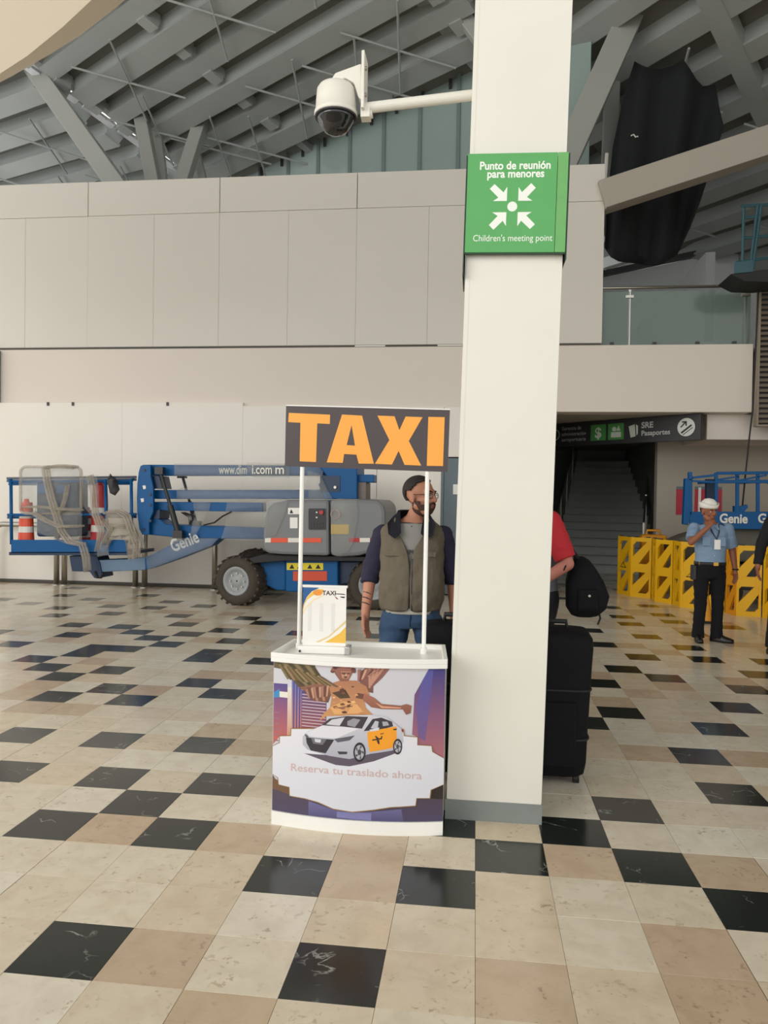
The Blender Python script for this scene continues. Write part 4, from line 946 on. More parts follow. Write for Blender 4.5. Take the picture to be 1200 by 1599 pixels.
sheet([(302, 783), (330, 784), (326, 800), (303, 800)], 10.63, amp=.02, seed=10); sheet([(355, 784), (470, 783), (440, 838), (412, 846), (345, 842), (352, 822), (352, 800)], 10.5, amp=.07, seed=11, n=14)
sheet([(303, 800), (324, 800), (306, 836), (296, 842), (300, 820)], 10.52, amp=.03, seed=12); sheet([(228, 869), (290, 840), (342, 840), (330, 853), (231, 890)], 10.535, amp=.008, seed=13, n=14)
sheet([(516, 782), (530, 778), (556, 779), (560, 800), (552, 845), (545, 860), (530, 868), (518, 866)], 10.165, amp=.012, seed=14); sheet([(480, 735), (500, 740), (512, 766), (522, 782), (482, 782)], 10.46, amp=.04, seed=15)
sheet([(412, 782), (450, 779), (446, 800), (430, 836), (412, 842)], 10.15, amp=.02, seed=16)
# traffic delineators carried in the basket
def delin(name, lb, cx_, Y, z0, bands, w0, w1, h):
    p = at(cx_, 830, Y); t = thing(name, lb, 'traffic barrel', (p.x, Y, z0), 0, 'traffic barrels in the lift basket')
    z = 0; n_ = 20
    for hh, m_ in bands:
        r0, r1 = w0+(w1-w0)*z/h, w0+(w1-w0)*(z+hh)/h
        MB().loft([[Vector((r*math.cos(2*math.pi*k/n_), r*math.sin(2*math.pi*k/n_)*.8, zz)) for k in range(n_)] for zz, r in ((z, r0), (z+.004, r0+.004), (z+hh-.004, r1+.004), (z+hh, r1))]).build('band', M[m_], t, smooth=False); z += hh
    MB().cyl((0, 0, z), (0, 0, z+.05), w1*.5, w1*.35, n=14).build('cap', M[bands[-1][1]], t)
zf = at(50, 862, 10.45).z+.005
delin('traffic_barrel', 'orange traffic barrel with a white band at the left end of the lift basket', 41, 10.64, zf, ((.27, 'orange'), (.09, 'wht'), (.12, 'orange'), (.10, 'wht'), (.14, 'orange')), .125, .085, .75)
delin('traffic_barrel', 'red and white striped barrel standing upright in the middle of the lift basket', 156, 10.68, zf, ((.30, 'red'), (.10, 'wht'), (.16, 'red'), (.1, 'wht'), (.33, 'red')), .14, .10, 1.0)
delin('traffic_barrel', 'shorter red barrel with white bands wrapped in plastic inside the lift basket', 136, 10.98, zf, ((.2, 'red'), (.10, 'wht'), (.10, 'red'), (.09, 'wht'), (.12, 'red')), .12, .10, .62)

# ================================================================== SECOND LIFT (right, behind the barriers)
LO2 = Vector((4.0, 12.2, 0)); LO_keep = LO; LO = LO2
l2 = thing('lift_platform', 'blue tubular lift cage with white lettering parked behind the yellow barriers', 'lift', LO2)
def P2(pts, Y, dp, name, m, bevel=0, par=None): return PX(pts, Y, dp, name, m, par or l2, bevel)
tb = P2([(1078, 799), (1240, 799), (1240, 827), (1138, 826), (1078, 822)], 11.9, .04, 'toe_board', M['blue'], .006)
P2([(1071, 747), (1082, 747), (1082, 800), (1075, 820), (1068, 819)], 11.9, .12, 'corner_post', M['blue'], .01); P2([(1076, 737), (1082, 737), (1082, 750), (1076, 750)], 11.9, .06, 'corner_post', M['blue'], .006)
P2([(1104, 748), (1118, 748), (1118, 798), (1104, 798)], 12.5, .1, 'mast', M['dblue'], .01)
for a, b_, w_ in (((1120, 739), (1240, 738), .045), ((1118, 752), (1240, 752), .05), ((1082, 746), (1118, 742), .035), ((1082, 751), (1118, 753), .03), ((1122, 749), (1155, 744), .025), ((1155, 750), (1198, 742), .025)):
    MB(LO).bar(at(*a, 11.92), at(*b_, 11.92), w_, w_).build('rail', M['blue'], l2, bevel=.005)
for x in (1119, 1152, 1184, 1237): MB(LO).bar(at(x, 738, 11.93), at(x, 800, 11.93), .045, .045).build('upright', M['blue'], l2, bevel=.005)
MB(LO).prism([at(x, y, 11.92) for x, y in ((1148, 790), (1153, 792), (1168, 788), (1169, 792), (1163, 799), (1148, 799))], (0, .1, 0)).build('latch', M['blue'], l2)
for x in (1119, 1184, 1237): MB(LO).bar(at(x, 752, 11.93), at(x, 752, 11.93)+Vector((0, .9, 0)), .04, .04).build('side_rail', M['blue'], l2)
P2([(1100, 822), (1240, 826), (1240, 860), (1235, 880), (1120, 876)], 12.1, .75, 'base_unit', mat('lift_base_grey', (96,94,84), .6, var=.12), .03)
P2([(1050, 846), (1075, 836), (1110, 826), (1110, 880), (1052, 870)], 12.0, .6, 'tarp_cover', mat('grey_tarp', (92,86,74), .8, var=.2, bump=.4), .06)
P2([(1130, 880), (1235, 882), (1235, 925), (1130, 920)], 12.15, .65, 'chassis', M['dgrey'], .02)
for x in (1140, 1225):
    c = at(x, 920, 12.05)-LO; MB().cyl((c.x, 0-.14, .2), (c.x, .1, .2), .2, n=24).build('wheel', M['tyre'], l2); MB().cyl((c.x, .5, .2), (c.x, .7, .2), .2, n=24).build('wheel', M['tyre'], l2)
for x, f in ((1124, .40), (1184, .40)):
    p = at(x, 816, 11.892)-LO
    t = MB(); text_on(t, 'Genie', .19, p, (1, 0, 0), (0, 0, 1), bold=.006, align='LEFT', fit=f); t.build('lettering', M['wht'], tb)
LO = LO_keep
# lift platform hanging high at right edge
hp = thing('raised_platform', 'raised dark teal lift platform seen high at the right edge', 'lift', (4.3, 11.45, 4.85))
h0 = Vector((4.3, 11.45, 4.85))
MB(h0).prism([at(x, y, 11.5) for x, y in ((1142, 428), (1200, 420), (1290, 408), (1290, 428), (1200, 440), (1164, 439))], (0, .6, 0)).build('deck', M['black'], hp)
MB(h0).prism([at(x, y, 11.48) for x, y in ((1147, 409), (1176, 406), (1177, 424), (1147, 427))], (0, .03, 0)).build('toe_panel', M['lift2'], hp)
for a, b_ in (((1162, 325), (1160, 420)), ((1184, 318), (1172, 418)), ((1190, 318), (1176, 420)), ((1158, 322), (1230, 318)), ((1160, 372), (1230, 366)), ((1164, 340), (1188, 338)), ((1150, 410), (1200, 403))):
    MB(h0).tube([at(*a, 11.5), at(*b_, 11.5)], .022, 6).build('rail', M['lift2'], hp)
MB(h0).prism([at(x, y, 11.5) for x, y in ((1262, 400), (1290, 400), (1290, 965), (1262, 965))], (0, .25, 0)).build('mast', M['lift2'], hp)

# ================================================================== YELLOW FOLDING BARRIERS
def barrier_panel_meshes():
    W, H, T = 1.0, 1.0, .045     # unit width; scaled per panel
    fr = MB()
    fr.box(-.5, -.40, 0, T, 0, 1).box(.40, .5, 0, T, 0, 1).box(-.4, .4, 0, T, .0, .07).box(-.4, .4, 0, T, .93, 1).box(-.4, .4, 0, T, .42, .56)
    br = []
    for z0 in (.07, .56):
        for pts in ([(-.40, z0), (-.12, z0), (.40, z0+.25), (.40, z0+.37), (.28, z0+.37), (-.40, z0+.12)], [(.40, z0), (.40, z0+.05), (.26, z0)], [(-.4, z0+.37), (-.4, z0+.31), (-.24, z0+.37)]):
            br.append(pts)
    return fr, br
frm, brs = barrier_panel_meshes()
fm = frm.mesh('frame'); fm.materials.append(M['yellow'])
bms = []
for pts in brs:
    q = MB().prism([(x, .006, z) for x, z in pts], (0, .033, 0)); me = q.mesh('stripe'); me.materials.append(M['yellow']); bms.append(me)
ch = [(2.40, 13.25), (2.53, 12.85), (2.82, 12.6), (2.80, 12.27), (2.99, 11.98), (3.02, 11.7), (3.3, 11.42), (3.52, 11.22), (3.57, 10.95), (3.9, 10.90), (4.05, 10.58), (4.4, 10.5)]
lbs = ['yellow barrier panel at the far left end, nearest the staircase', 'second yellow barrier panel from the staircase end', 'narrow edge-on yellow barrier panel, third from the staircase', 'fourth yellow barrier panel from the staircase, below the grey tarp', 'edge-on yellow barrier panel, fifth from the staircase', 'yellow barrier panel partly hidden behind the raised arm side of the guard', 'yellow barrier panel hidden behind the legs of the guard', 'edge-on amber barrier panel beside the lowered hand of the guard', 'wide frontal yellow barrier panel between the guard and the figure in black', 'edge-on yellow barrier panel behind the figure in black', 'rightmost yellow barrier panel cut by the edge of the picture']
for k, (a, b_) in enumerate(zip(ch, ch[1:])):
    A, B = Vector(a+(0,)), Vector(b_+(0,)); dv = B-A; L = dv.length*.94
    t = thing('barrier_panel', lbs[k], 'barrier', (A+B)/2, math.atan2(dv.y, dv.x), 'folding yellow barrier panels')
    mset = [fm]+bms
    if k == 7:
        mset = [me.copy() for me in mset]
        for me in mset: me.materials[0] = M['yorange']
    for me in mset:
        o = bpy.data.objects.new(me.name.split('.')[0], me); COL.objects.link(o); o.parent = t; o.scale = (L, 1, .97); 
    if k in (0, 5):
        mb = MB(); mb.tube([(-.09*1, -.004, .46), (.09, -.004, .46), (0, -.004, .54)], .008, 4, closed=True); mb.build('warning_triangle', M['sblack'], t)
    for x in (-.3, .3):
        o = MB().box(x*L-.03, x*L+.03, .0, .045, .968, .985).build('lug', M['dgrey'], t)
# amber case behind the barriers
yc = thing('amber_case', 'amber plastic carry case with handle standing behind the barrier ends', 'case', (3.0, 13.3, 0))
MB().box(-.22, .2, -.1, .1, 0, 1.0).build('body', M['yorange'], yc, bevel=.04); MB().tube([(-.12, 0, .98), (-.11, 0, 1.07), (.09, 0, 1.07), (.1, 0, .98)], .02, 8).build('handle', M['yorange'], yc, smooth=True)
cn = thing('traffic_cone', 'small orange traffic cone showing between the legs of the guard', 'cone', (2.985, 10.25, 0))
MB().cyl((0, 0, .03), (0, 0, .36), .085, .022, n=20).build('cone_body', M['yorange'], cn); MB().box(-.12, .12, -.12, .12, 0, .03).build('cone_base', M['black'], cn)
# posters on the right wall
for x0, x1, lb in ((1057, 1080, 'red safety poster left of the blue lift corner post'), (1086, 1127, 'red safety poster behind the cap of the guard')):
    a, b_ = at(x0, 761, 13.99), at(x1, 804, 13.99); t = thing('safety_poster', lb, 'poster', ((a.x+b_.x)/2, 13.985, b_.z), 0, 'red posters on the beige wall')
    hw, hh = (b_.x-a.x)/2, a.z-b_.z
    MB().box(-hw, hw, 0, .012, 0, hh*.93).build('sheet', M['postred'], t); MB().box(-hw, hw, 0, .012, hh*.93, hh*1.03).build('header_strip', M['door'], t)
    if x0 > 1080: MB().box(-hw*.75, -hw*.55, -.004, 0, 0, hh).build('white_band', M['paper'], t)
    else:
        for k in range(6): MB().box(hw*.25, hw*.55, -.003, 0, .06+k*.05, .085+k*.05).build('text_mark', mat('poster_pink', (214,110,120), .5), t)
# ================================================================== PEOPLE
def ring(z, cx, cy, rx, ry, n=28, pw=.85, a0=0, a1=2*math.pi, full=True):
    out = []
    for k in range(n):
        a = a0+(a1-a0)*k/(n if full else n-1)
        c, s_ = math.cos(a), math.sin(a)
        out.append(Vector((cx+rx*math.copysign(abs(c)**pw, c), cy+ry*math.copysign(abs(s_)**pw, s_), z)))
    return out
TORSO = [(.84,.150,.105),(.92,.158,.115),(1.02,.155,.118),(1.12,.160,.116),(1.22,.172,.115),(1.31,.178,.108),(1.37,.160,.09),(1.41,.11,.072),(1.45,.062,.058)]
def torso(mb, g=0.0, gx=1.0, zs=None, lean=0.0, belly=0.0, rows=TORSO):
    rs = []
    for z, rx, ry in rows:
        if zs and not (zs[0]-1e-6 <= z <= zs[1]+1e-6): continue
        b_ = belly*math.exp(-((z-1.0)/.16)**2)
        rs.append(ring(z, 0, lean*max(0, z-.9)-b_*.6, rx*gx+g, ry+g+b_*.5))
    mb.loft(rs); return mb
def hand(mb, wrist, d, nrm, thumb, curl=.35, sc=1.0):
    d = Vector(d).normalized(); nrm = Vector(nrm); nrm = (nrm-d*nrm.dot(d)).normalized(); s_ = d.cross(nrm).normalized(); w_ = Vector(wrist)
    mb.caps([w_-d*.02, w_+d*.03], [.027*sc, .027*sc], 10)
    for k, L in enumerate((.070, .078, .073, .058)):
        o_ = s_*((k-1.5)*.0195*sc*thumb*-1)
        kn = w_+d*(.088-.004*abs(k-1.2))*sc+o_
        mb.caps([w_+d*.025*sc+o_*.7, kn], [.0145*sc, .0125*sc], 8)
        p = kn; dd = d.copy(); ax = s_; rr = .0100*sc
        for q, f in enumerate((.46, .30, .24)):
            ang = curl*(1+.35*k*.3)*(1 if q else .7)
            dd = (dd*math.cos(ang)+nrm*math.sin(ang)).normalized()
            nx = p+dd*L*f*sc; mb.caps([p, nx], [rr, rr*.93], 8); p = nx; rr *= .93
            nrm_l = nrm
    tb = w_+d*.03*sc+s_*thumb*.026*sc; td = (d*.75+s_*thumb*.6+nrm*.35).normalized()
    t1 = tb+td*.036*sc; td2 = (td*.8+d*.5).normalized(); t2 = t1+td2*.03*sc; t3 = t2+(td2+nrm*.2).normalized()*.024*sc
    mb.caps([tb, t1, t2, t3], [.0145*sc, .0125*sc, .0115*sc, .0095*sc], 8)
def head_frame(c, yaw, pitch=0, roll=0):
    Rm = (Matrix.Rotation(yaw, 3, 'Z') @ Matrix.Rotation(pitch, 3, 'X') @ Matrix.Rotation(roll, 3, 'Y')); c = Vector(c)
    return Rm, (lambda *p: c+Rm @ Vector(p))
def head(mb, c, yaw, pitch=0):
    Rm, h = head_frame(c, yaw, pitch)
    mb.ell(h(0, .014, .03), (.076, .095, .087), Rm, 24, 16); mb.ell(h(0, -.022, -.03), (.061, .066, .078), Rm, 20, 14)
    mb.ell(h(0, -.050, -.086), (.034, .030, .030), Rm); mb.caps([h(-.052, -.01, -.06), h(-.03, -.048, -.088), h(.03, -.048, -.088), h(.052, -.01, -.06)], [.026, .026, .026, .026], 10)
    mb.caps([h(0, -.086, .018), h(0, -.102, -.012), h(0, -.106, -.024)], [.010, .013, .0145], 10); mb.ell(h(.013, -.092, -.027), .010, nu=10, nv=8); mb.ell(h(-.013, -.092, -.027), .010, nu=10, nv=8)
    mb.caps([h(-.046, -.070, .026), h(0, -.084, .024), h(.046, -.070, .026)], [.014, .014, .014], 10)
    for s_ in (-1, 1):
        mb.ell(h(s_*.040, -.062, -.022), (.024, .022, .022), Rm); mb.ell(h(s_*.078, .012, -.006), (.010, .022, .033), Rm, 12, 10); mb.ell(h(s_*.080, .002, -.030), (.008, .010, .012), Rm, 10, 8)
    mb.caps([h(-.022, -.080, -.055), h(0, -.088, -.053), h(.022, -.080, -.055)], [.007, .0085, .007], 8); mb.caps([h(-.018, -.080, -.065), h(0, -.086, -.066), h(.018, -.080, -.065)], [.007, .009, .007], 8)
def face_parts(root, c, yaw, pitch=0, brow='hair', lip=True):
    Rm, h = head_frame(c, yaw, pitch)
    for s_ in (-1, 1):
        e = MB().ell(h(s_*.031, -.0745, .004), (.0125, .009, .0085), Rm, 12, 8).build('eye', M['eye'], root, smooth=True)
        MB().ell(h(s_*.031, -.0825, .004), (.0055, .003, .0055), Rm, 10, 6).build('iris', M['iris'], e, smooth=True)
        MB().caps([h(s_*.014, -.0945, .026), h(s_*.032, -.091, .031), h(s_*.050, -.076, .026)], [.0035, .0045, .003], 8).build('eyebrow', M[brow], root, smooth=True)
    if lip: MB().caps([h(-.02, -.088, -.060), h(0, -.0955, -.060), h(.02, -.088, -.060)], [.004, .0055, .004], 8).build('mouth', M['lip'], root, smooth=True)
def hair_shell(root, c, yaw, pitch, m_, front=.058, back=-.055, pad=.0):
    Rm, h = head_frame(c, yaw, pitch)
    def keep(p):
        y = p.y; z = p.z
        t_ = min(1, max(0, (y+.075)/.11)); lim = front+(back-front)*t_*t_
        if abs(p.x) > .06 and -.02 < y < .05: lim = max(lim, .0)
        return z > lim
    return MB().ell(h(0, .016, .034), (.082+pad, .101+pad, .092+pad), Rm, 64, 44, keep).build('hair', m_, root, smooth=True, solid=.008)
def shoe(root, ankle, yaw, m_, L=.27):
    a = Vector(ankle); Rm = Matrix.Rotation(yaw, 3, 'Z'); mb = MB()
    def q(x, y, z): v = Rm @ Vector((x, y, 0)); return Vector((a.x+v.x, a.y+v.y, z))
    mb.loft([[q(w_*math.cos(t), y, z0+hh*max(0, math.sin(t))) if math.sin(t) > 0 else q(w_*math.cos(t), y, z0*.2) for t in [2*math.pi*k/16 for k in range(16)]] for y, w_, hh, z0 in ((.075, .02, .05, .02), (.065, .034, .085, .02), (.02, .038, .105, .02), (-.04, .040, .085, .02), (-.10, .046, .055, .02), (-.16, .042, .04, .02), (-.195, .024, .028, .02))])
    return mb.build('shoe', m_, root, smooth=True)
UP = [1.0]
# ---------------------------------------------------------------- man in the vest behind the counter
mv = thing('person', 'bearded person with glasses in an olive vest standing behind the taxi counter', 'person', (-.375, 4.62, 0)); mv.scale = (.985,)*3
hc = (.045, -.01, 1.575); hy = R_(62)
shR, elR, wrR = (-.185, .0, 1.335), (-.262, .02, 1.08), (-.278, -.06, .86)
shL, elL, wrL = (.185, .01, 1.335), (.250, .05, 1.08), (.262, .03, .86)
legs = [[(-.10, 0, .84), (-.125, -.02, .46), (-.135, .02, .09)], [(.10, 0, .84), (.135, .0, .46), (.15, .03, .09)]]
def base_body(lg, arms, hc_, yaw, pitch, hands, lean=0):
    b = MB(); torso(b, -.012, lean=lean); n0 = Vector((0, lean*.45+.01, 1.40)); b.caps([n0, Vector(hc_)+Vector((0, .02, -.06))], [.062, .054], 14)
    head(b, hc_, yaw, pitch)
    for l in lg: b.caps(l, [.082, .052, .036], 12); b.caps([l[2], (l[2][0], l[2][1]-.03, .05)], [.03, .024], 10)
    for a in arms: b.caps(a, [.054, .042, .029], 12)
    for h_ in hands: hand(b, *h_)
    return b
b = base_body(legs, [(shR, elR, wrR), (shL, elL, wrL)], hc, hy, 0, [(wrR, (.02, -.12, -1), (.8, -.3, 0), 1, .22), (wrL, (0, -.1, -1), (-.8, -.3, 0), -1, .3)])
remesh(b, 'body', M['skin'], mv, .0062, 5); face_parts(mv, hc, hy)
hair_shell(mv, hc, hy, 0, M['hair'], .062, -.06)
Rm, h = head_frame(hc, hy)
MB().ell(h(0, -.020, -.044), (.0725, .0775, .080), Rm, 48, 36, lambda p: p.z < (.012 if p.y > -.02 else -.004) and p.y < .04 and not (abs(p.x) < .024 and -.026 < p.z < -.008 and p.y < 0)).build('beard', M['beard'], mv, smooth=True, solid=.004)
MB().caps([h(-.03, -.086, -.048), h(0, -.1, -.041), h(.03, -.086, -.048)], [.006, .007, .006], 8).build('moustache', M['beard'], mv, smooth=True)
gl = MB()
for s_ in (-1, 1):
    gl.tube([h(s_*.033+.024*math.cos(k*.4488), -.098+.006*abs(math.cos(k*.4488)), .003+.017*math.sin(k*.4488)) for k in range(14)], .0022, 6, closed=True)
    gl.tube([h(s_*.057, -.092, .008), h(s_*.079, -.05, .010), h(s_*.082, .01, .008), h(s_*.080, .03, -.008)], .002, 6)
gl.tube([h(-.010, -.099, .006), h(0, -.102, .010), h(.010, -.099, .006)], .002, 6); gl.build('glasses', M['sblack'], mv)
for s_ in (-1, 1):
    MB().poly([h(s_*.033+.023*math.cos(k*.4488), -.0985, .003+.016*math.sin(k*.4488)) for k in range(14)]).build('lens', mat('lens_glass', (220,226,228), .05, alpha=.16), mv)
def lerp3(a, b_, t): return tuple(x+(y-x)*t for x, y in zip(a, b_))
sl = MB(); torso(sl, .004, zs=(.92, 1.41))
for sh, el, wr in ((shR, elR, wrR), (shL, elL, wrL)):
    end = lerp3(el, wr, .22); sl.caps([sh, lerp3(sh, el, .5), el], [.066, .067, .063], 14); sl.cyl(el, end, .063, .058, 14)
    sl.ell(lerp3(sh, (0, 0, 1.30), .25), (.07, .06, .07))
remesh(sl, 'sleeves', M['navy'], mv, .008, 3, wrinkle=.006)
tr = [(.885,.172,.128),(.93,.186,.136),(1.0,.190,.142),(1.08,.188,.14),(1.16,.186,.134),(1.24,.190,.13),(1.31,.200,.122),(1.355,.196,.108),(1.395,.160,.094),(1.43,.105,.084)]
gaps = [.02, .004, .004, .004, .006, .05, .20, .38, .62, .9]
tm = MB(); rs = []
for (z, rx, ry), g_ in zip(tr, gaps): rs.append(ring(z, 0, -.008-.02*math.exp(-((z-1.02)/.12)**2), rx, ry, 40, .82, -math.pi/2+g_, 1.5*math.pi-g_, False))
tm.loft(rs, wrap=False); vs_ = tm.build('vest', M['vest'], mv, smooth=True)
ss = vs_.modifiers.new('sub', 'SUBSURF'); ss.levels = ss.render_levels = 2
tx = bpy.data.textures.new('folds', 'CLOUDS'); tx.noise_scale = .075; tx.noise_depth = 3
dm = vs_.modifiers.new('folds', 'DISPLACE'); dm.texture = tx; dm.strength = .034; dm.mid_level = .5; dm.texture_coords = 'LOCAL'
sd = vs_.modifiers.new('solid', 'SOLIDIFY'); sd.thickness = .022; sd.offset = 0
tq = MB(); torso(tq, .008, zs=(.92, 1.41), rows=[(z, rx*1.02, ry+.004) for z, rx, ry in TORSO]); remesh(tq, 'tshirt', M['tee'], mv, .009, 2)
tq = MB(); tq.loft([ring(.862, 0, -.005, .165, .128), ring(.90, 0, -.005, .172, .132)]); tq.build('tshirt_hem', M['wht'], mv, smooth=True)
nb = MB(); nb.tube([Vector((.070*math.cos(a), .008+.070*math.sin(a)-.012*(1-math.sin(a)), 1.405+.018*math.sin(a))) for a in [k*math.pi/10 for k in range(20)]], .009, 6, closed=True); nb.build('neckband', M['collar'], mv, smooth=True)
co = MB(); co.loft([[Vector((r*math.cos(a), .014+r*math.sin(a), z)) for a in [-.35+(math.pi+.7)*k/16 for k in range(17)]] for r, z in ((.078, 1.485), (.092, 1.482), (.118, 1.425))], wrap=False); co.build('collar', M['collar'], mv, smooth=True, solid=.01)
for s_ in (-1, 1):
    L3 = [(.078, -.025, 1.484), (.116, -.055, 1.452), (.146, -.115, 1.408), (.134, -.155, 1.345), (.094, -.165, 1.318), (.060, -.155, 1.352), (.066, -.11, 1.41)]
    MB().prism([(s_*x, y, z) for x, y, z in L3], (0, .012, 0)).build('lapel', M['collar'], mv)
for x0, x1, z in ((-.155, -.065, 1.235), (.055, .15, 1.235)):
    f = MB(); P = []
    for k in range(7):
        x = x0+(x1-x0)*k/6; y = -.128-.016*(1-(x/.19)**2); P.append([Vector((x, y, z+.006)), Vector((x, y-.006, z-.022))])
    f.loft(P, wrap=False); f.build('pocket_flap', M['vest'], vs_, solid=.008)
for s_ in (-1, 1):
    MB().tube([(s_*.165, -.075, 1.07), (s_*.135, -.118, 1.04), (s_*.12, -.132, .98), (s_*.125, -.128, .94)], .006, 6).build('pocket_welt', M['vest'], vs_)
MB().tube([(.012, -.158, 1.20), (.012, -.166, 1.12), (.012, -.176, 1.0), (.012, -.160, .89)], .005, 6).build('zip', M['dgrey'], vs_)
t = MB(); text_on(t, 'IPI', .04, (.0, -.142, 1.225), (1, 0, 0), (0, 0, 1), bold=.001); t.build('shirt_print', M['sblack'], mv)
jn = MB(); jn.loft([ring(z, 0, 0, rx, ry) for z, rx, ry in ((.93,.172,.122),(.88,.178,.128),(.82,.176,.126),(.77,.155,.115))])
for l in legs: jn.caps([(l[0][0], 0, .80), lerp3(l[0], l[1], .5), l[1], (l[2][0], l[2][1], .12)], [.098, .086, .072, .06], 14); jn.cyl((l[2][0], l[2][1], .2), (l[2][0], l[2][1], .04), .062, .066, 14)
pj_ = remesh(jn, 'jeans', M['jeans'], mv, .009, 3, wrinkle=.007)
MB().loft([ring(.915, 0, 0, .178, .128), ring(.945, 0, 0, .176, .127)]).build('belt', M['collar'], mv, smooth=True)
MB().tube([(.0, -.126, .90), (.004, -.130, .84), (0, -.122, .79)], .004, 5).build('fly_seam', M['dblue'], pj_)
for l, yw in zip(legs, (-.15, .25)): shoe(mv, l[2], yw, M['shoe'])
for k in range(3): MB().tube([Vector(lerp3(elR, wrR, .45+.14*k))+Vector((-.026, -.024, 0)), Vector(lerp3(elR, wrR, .48+.14*k))+Vector((0, -.036, .004)), Vector(lerp3(elR, wrR, .5+.14*k))+Vector((.022, -.026, -.004))], .004, 5).build('tattoo', mat('tattoo_ink', (96,70,66), .6), mv)
# ---------------------------------------------------------------- guard
gd = thing('person', 'person in light blue uniform shirt and white cap, hand raised to the mouth', 'person', (2.60, 8.83, 0)); gd.scale = (.925,)*3
hc = (-.035, -.03, 1.565); hy = R_(22); hp_ = R_(6)
sR, eR, wR = (-.195, -.01, 1.36), (-.262, -.15, 1.20), (-.105, -.205, 1.37)
sL, eL, wL = (.195, .0, 1.36), (.262, .03, 1.10), (.285, -.02, .86)
lg = [[(-.095, 0, .85), (-.105, -.02, .46), (-.115, .02, .085)], [(.095, 0, .85), (.095, -.01, .46), (.10, .02, .085)]]
b = base_body(lg, [(sR, eR, wR), (sL, eL, wL)], hc, hy, hp_, [(wR, (.45, .12, .62), (.55, .55, -.2), 1, .5), (wL, (.02, -.12, -1), (-.8, -.3, 0), -1, .3)])
remesh(b, 'body', M['skin2'], gd, .0066, 5); face_parts(gd, hc, hy, hp_)
hair_shell(gd, hc, hy, hp_, M['hair'], .05, -.05)
Rm, h = head_frame(hc, hy, hp_)
n_ = 36; cap = []
for z, r_, dip in ((.040, .099, 0), (.045, .108, 0), (.092, .121, 1), (.096, .116, 1), (.070, .098, .4), (.115, .088, .15), (.148, .055, 0), (.158, .01, 0)):
    cap.append([h(r_*.92*math.cos(2*math.pi*k/n_), .012+r_*math.sin(2*math.pi*k/n_), z+dip*.016*math.cos(4*math.pi*k/n_+.4)) for k in range(n_)])
MB().loft(cap).build('sailor_cap', M['cap'], gd, smooth=True)
st_ = MB(); torso(st_, .010, gx=1.04, zs=(.92, 1.41))
for sh, el, f in ((sR, eR, .78), (sL, eL, .86)):
    st_.caps([sh, lerp3(sh, el, .4)], [.072, .074], 14); st_.cyl(lerp3(sh, el, .4), lerp3(sh, el, f), .074, .072, 14); st_.ell(lerp3(sh, (0, 0, 1.28), .3), (.075, .07, .075))
sh_ = remesh(st_, 'shirt', M['lblue'], gd, .008, 3, wrinkle=.005)
for s_ in (-1, 1):
    MB().prism([(s_*.01, -.098, 1.385), (s_*.062, -.075, 1.43), (s_*.085, -.088, 1.40), (s_*.05, -.125, 1.345)], (0, -.008, 0)).build('collar', M['lblue'], sh_)
    MB().bar((s_*.10, -.02, 1.418), (s_*.175, -.01, 1.385), .05, .008).build('shoulder_board', M['navy'], sh_)
    MB().box(s_*.085-.045, s_*.085+.045, -.139, -.131, 1.16, 1.255).box(s_*.085-.047, s_*.085+.047, -.143, -.134, 1.245, 1.262).build('chest_pocket', M['lblue'], sh_)
MB().ell((-.252, -.09, 1.27), (.012, .024, .03)).build('sleeve_badge', M['navy'], sh_)
MB().tube([(-.055, -.10, 1.41), (-.02, -.132, 1.32), (.03, -.142, 1.235), (.058, -.128, 1.33), (.062, -.09, 1.42)], .007, 6).build('lanyard', M['navy'], gd)
MB().box(.0, .07, -.150, -.146, 1.12, 1.235).build('id_card', M['paper'], gd)
for k in range(5): MB().tube([(.012, -.127-.002*(k == 2), 1.30-.085*k), (.012, -.130, 1.296-.085*k)], .006, 6).build('button', M['wht'], sh_)
pt = MB(); pt.loft([ring(z, 0, 0, rx, ry) for z, rx, ry in ((.955,.172,.125),(.90,.176,.128),(.82,.17,.122),(.77,.15,.112))])
for l in lg: pt.caps([(l[0][0], 0, .80), lerp3(l[0], l[1], .5), l[1], (l[2][0], l[2][1], .12)], [.095, .085, .072, .064], 14); pt.cyl((l[2][0], l[2][1], .2), (l[2][0], l[2][1], .045), .066, .074, 14)
remesh(pt, 'trousers', M['dnavy'], gd, .009, 3, wrinkle=.005)
bt = MB().loft([ring(.925, 0, 0, .182, .134), ring(.965, 0, 0, .181, .133)]).build('belt', M['sblack'], gd, smooth=True)
MB().box(.0, .055, -.142, -.130, .925, .965).build('belt_buckle', mat('brass', (190,150,70), .3, .8), bt); MB().box(-.15, -.135, -.09, -.08, .925, .97).build('belt_keeper', mat('brass', (190,150,70)), bt)
MB().box(-.215, -.165, -.06, .05, .74, .92).build('pouch', M['sblack'], gd, bevel=.012)
MB().tube([Vector(wL)+Vector((.031*math.cos(k*.524), .031*math.sin(k*.524)-.004, .02)) for k in range(12)], .009, 6, closed=True).build('wrist_watch', M['sblack'], gd)
for l, yw in zip(lg, (-.12, 1.0)): shoe(gd, l[2], yw, M['shoe'])
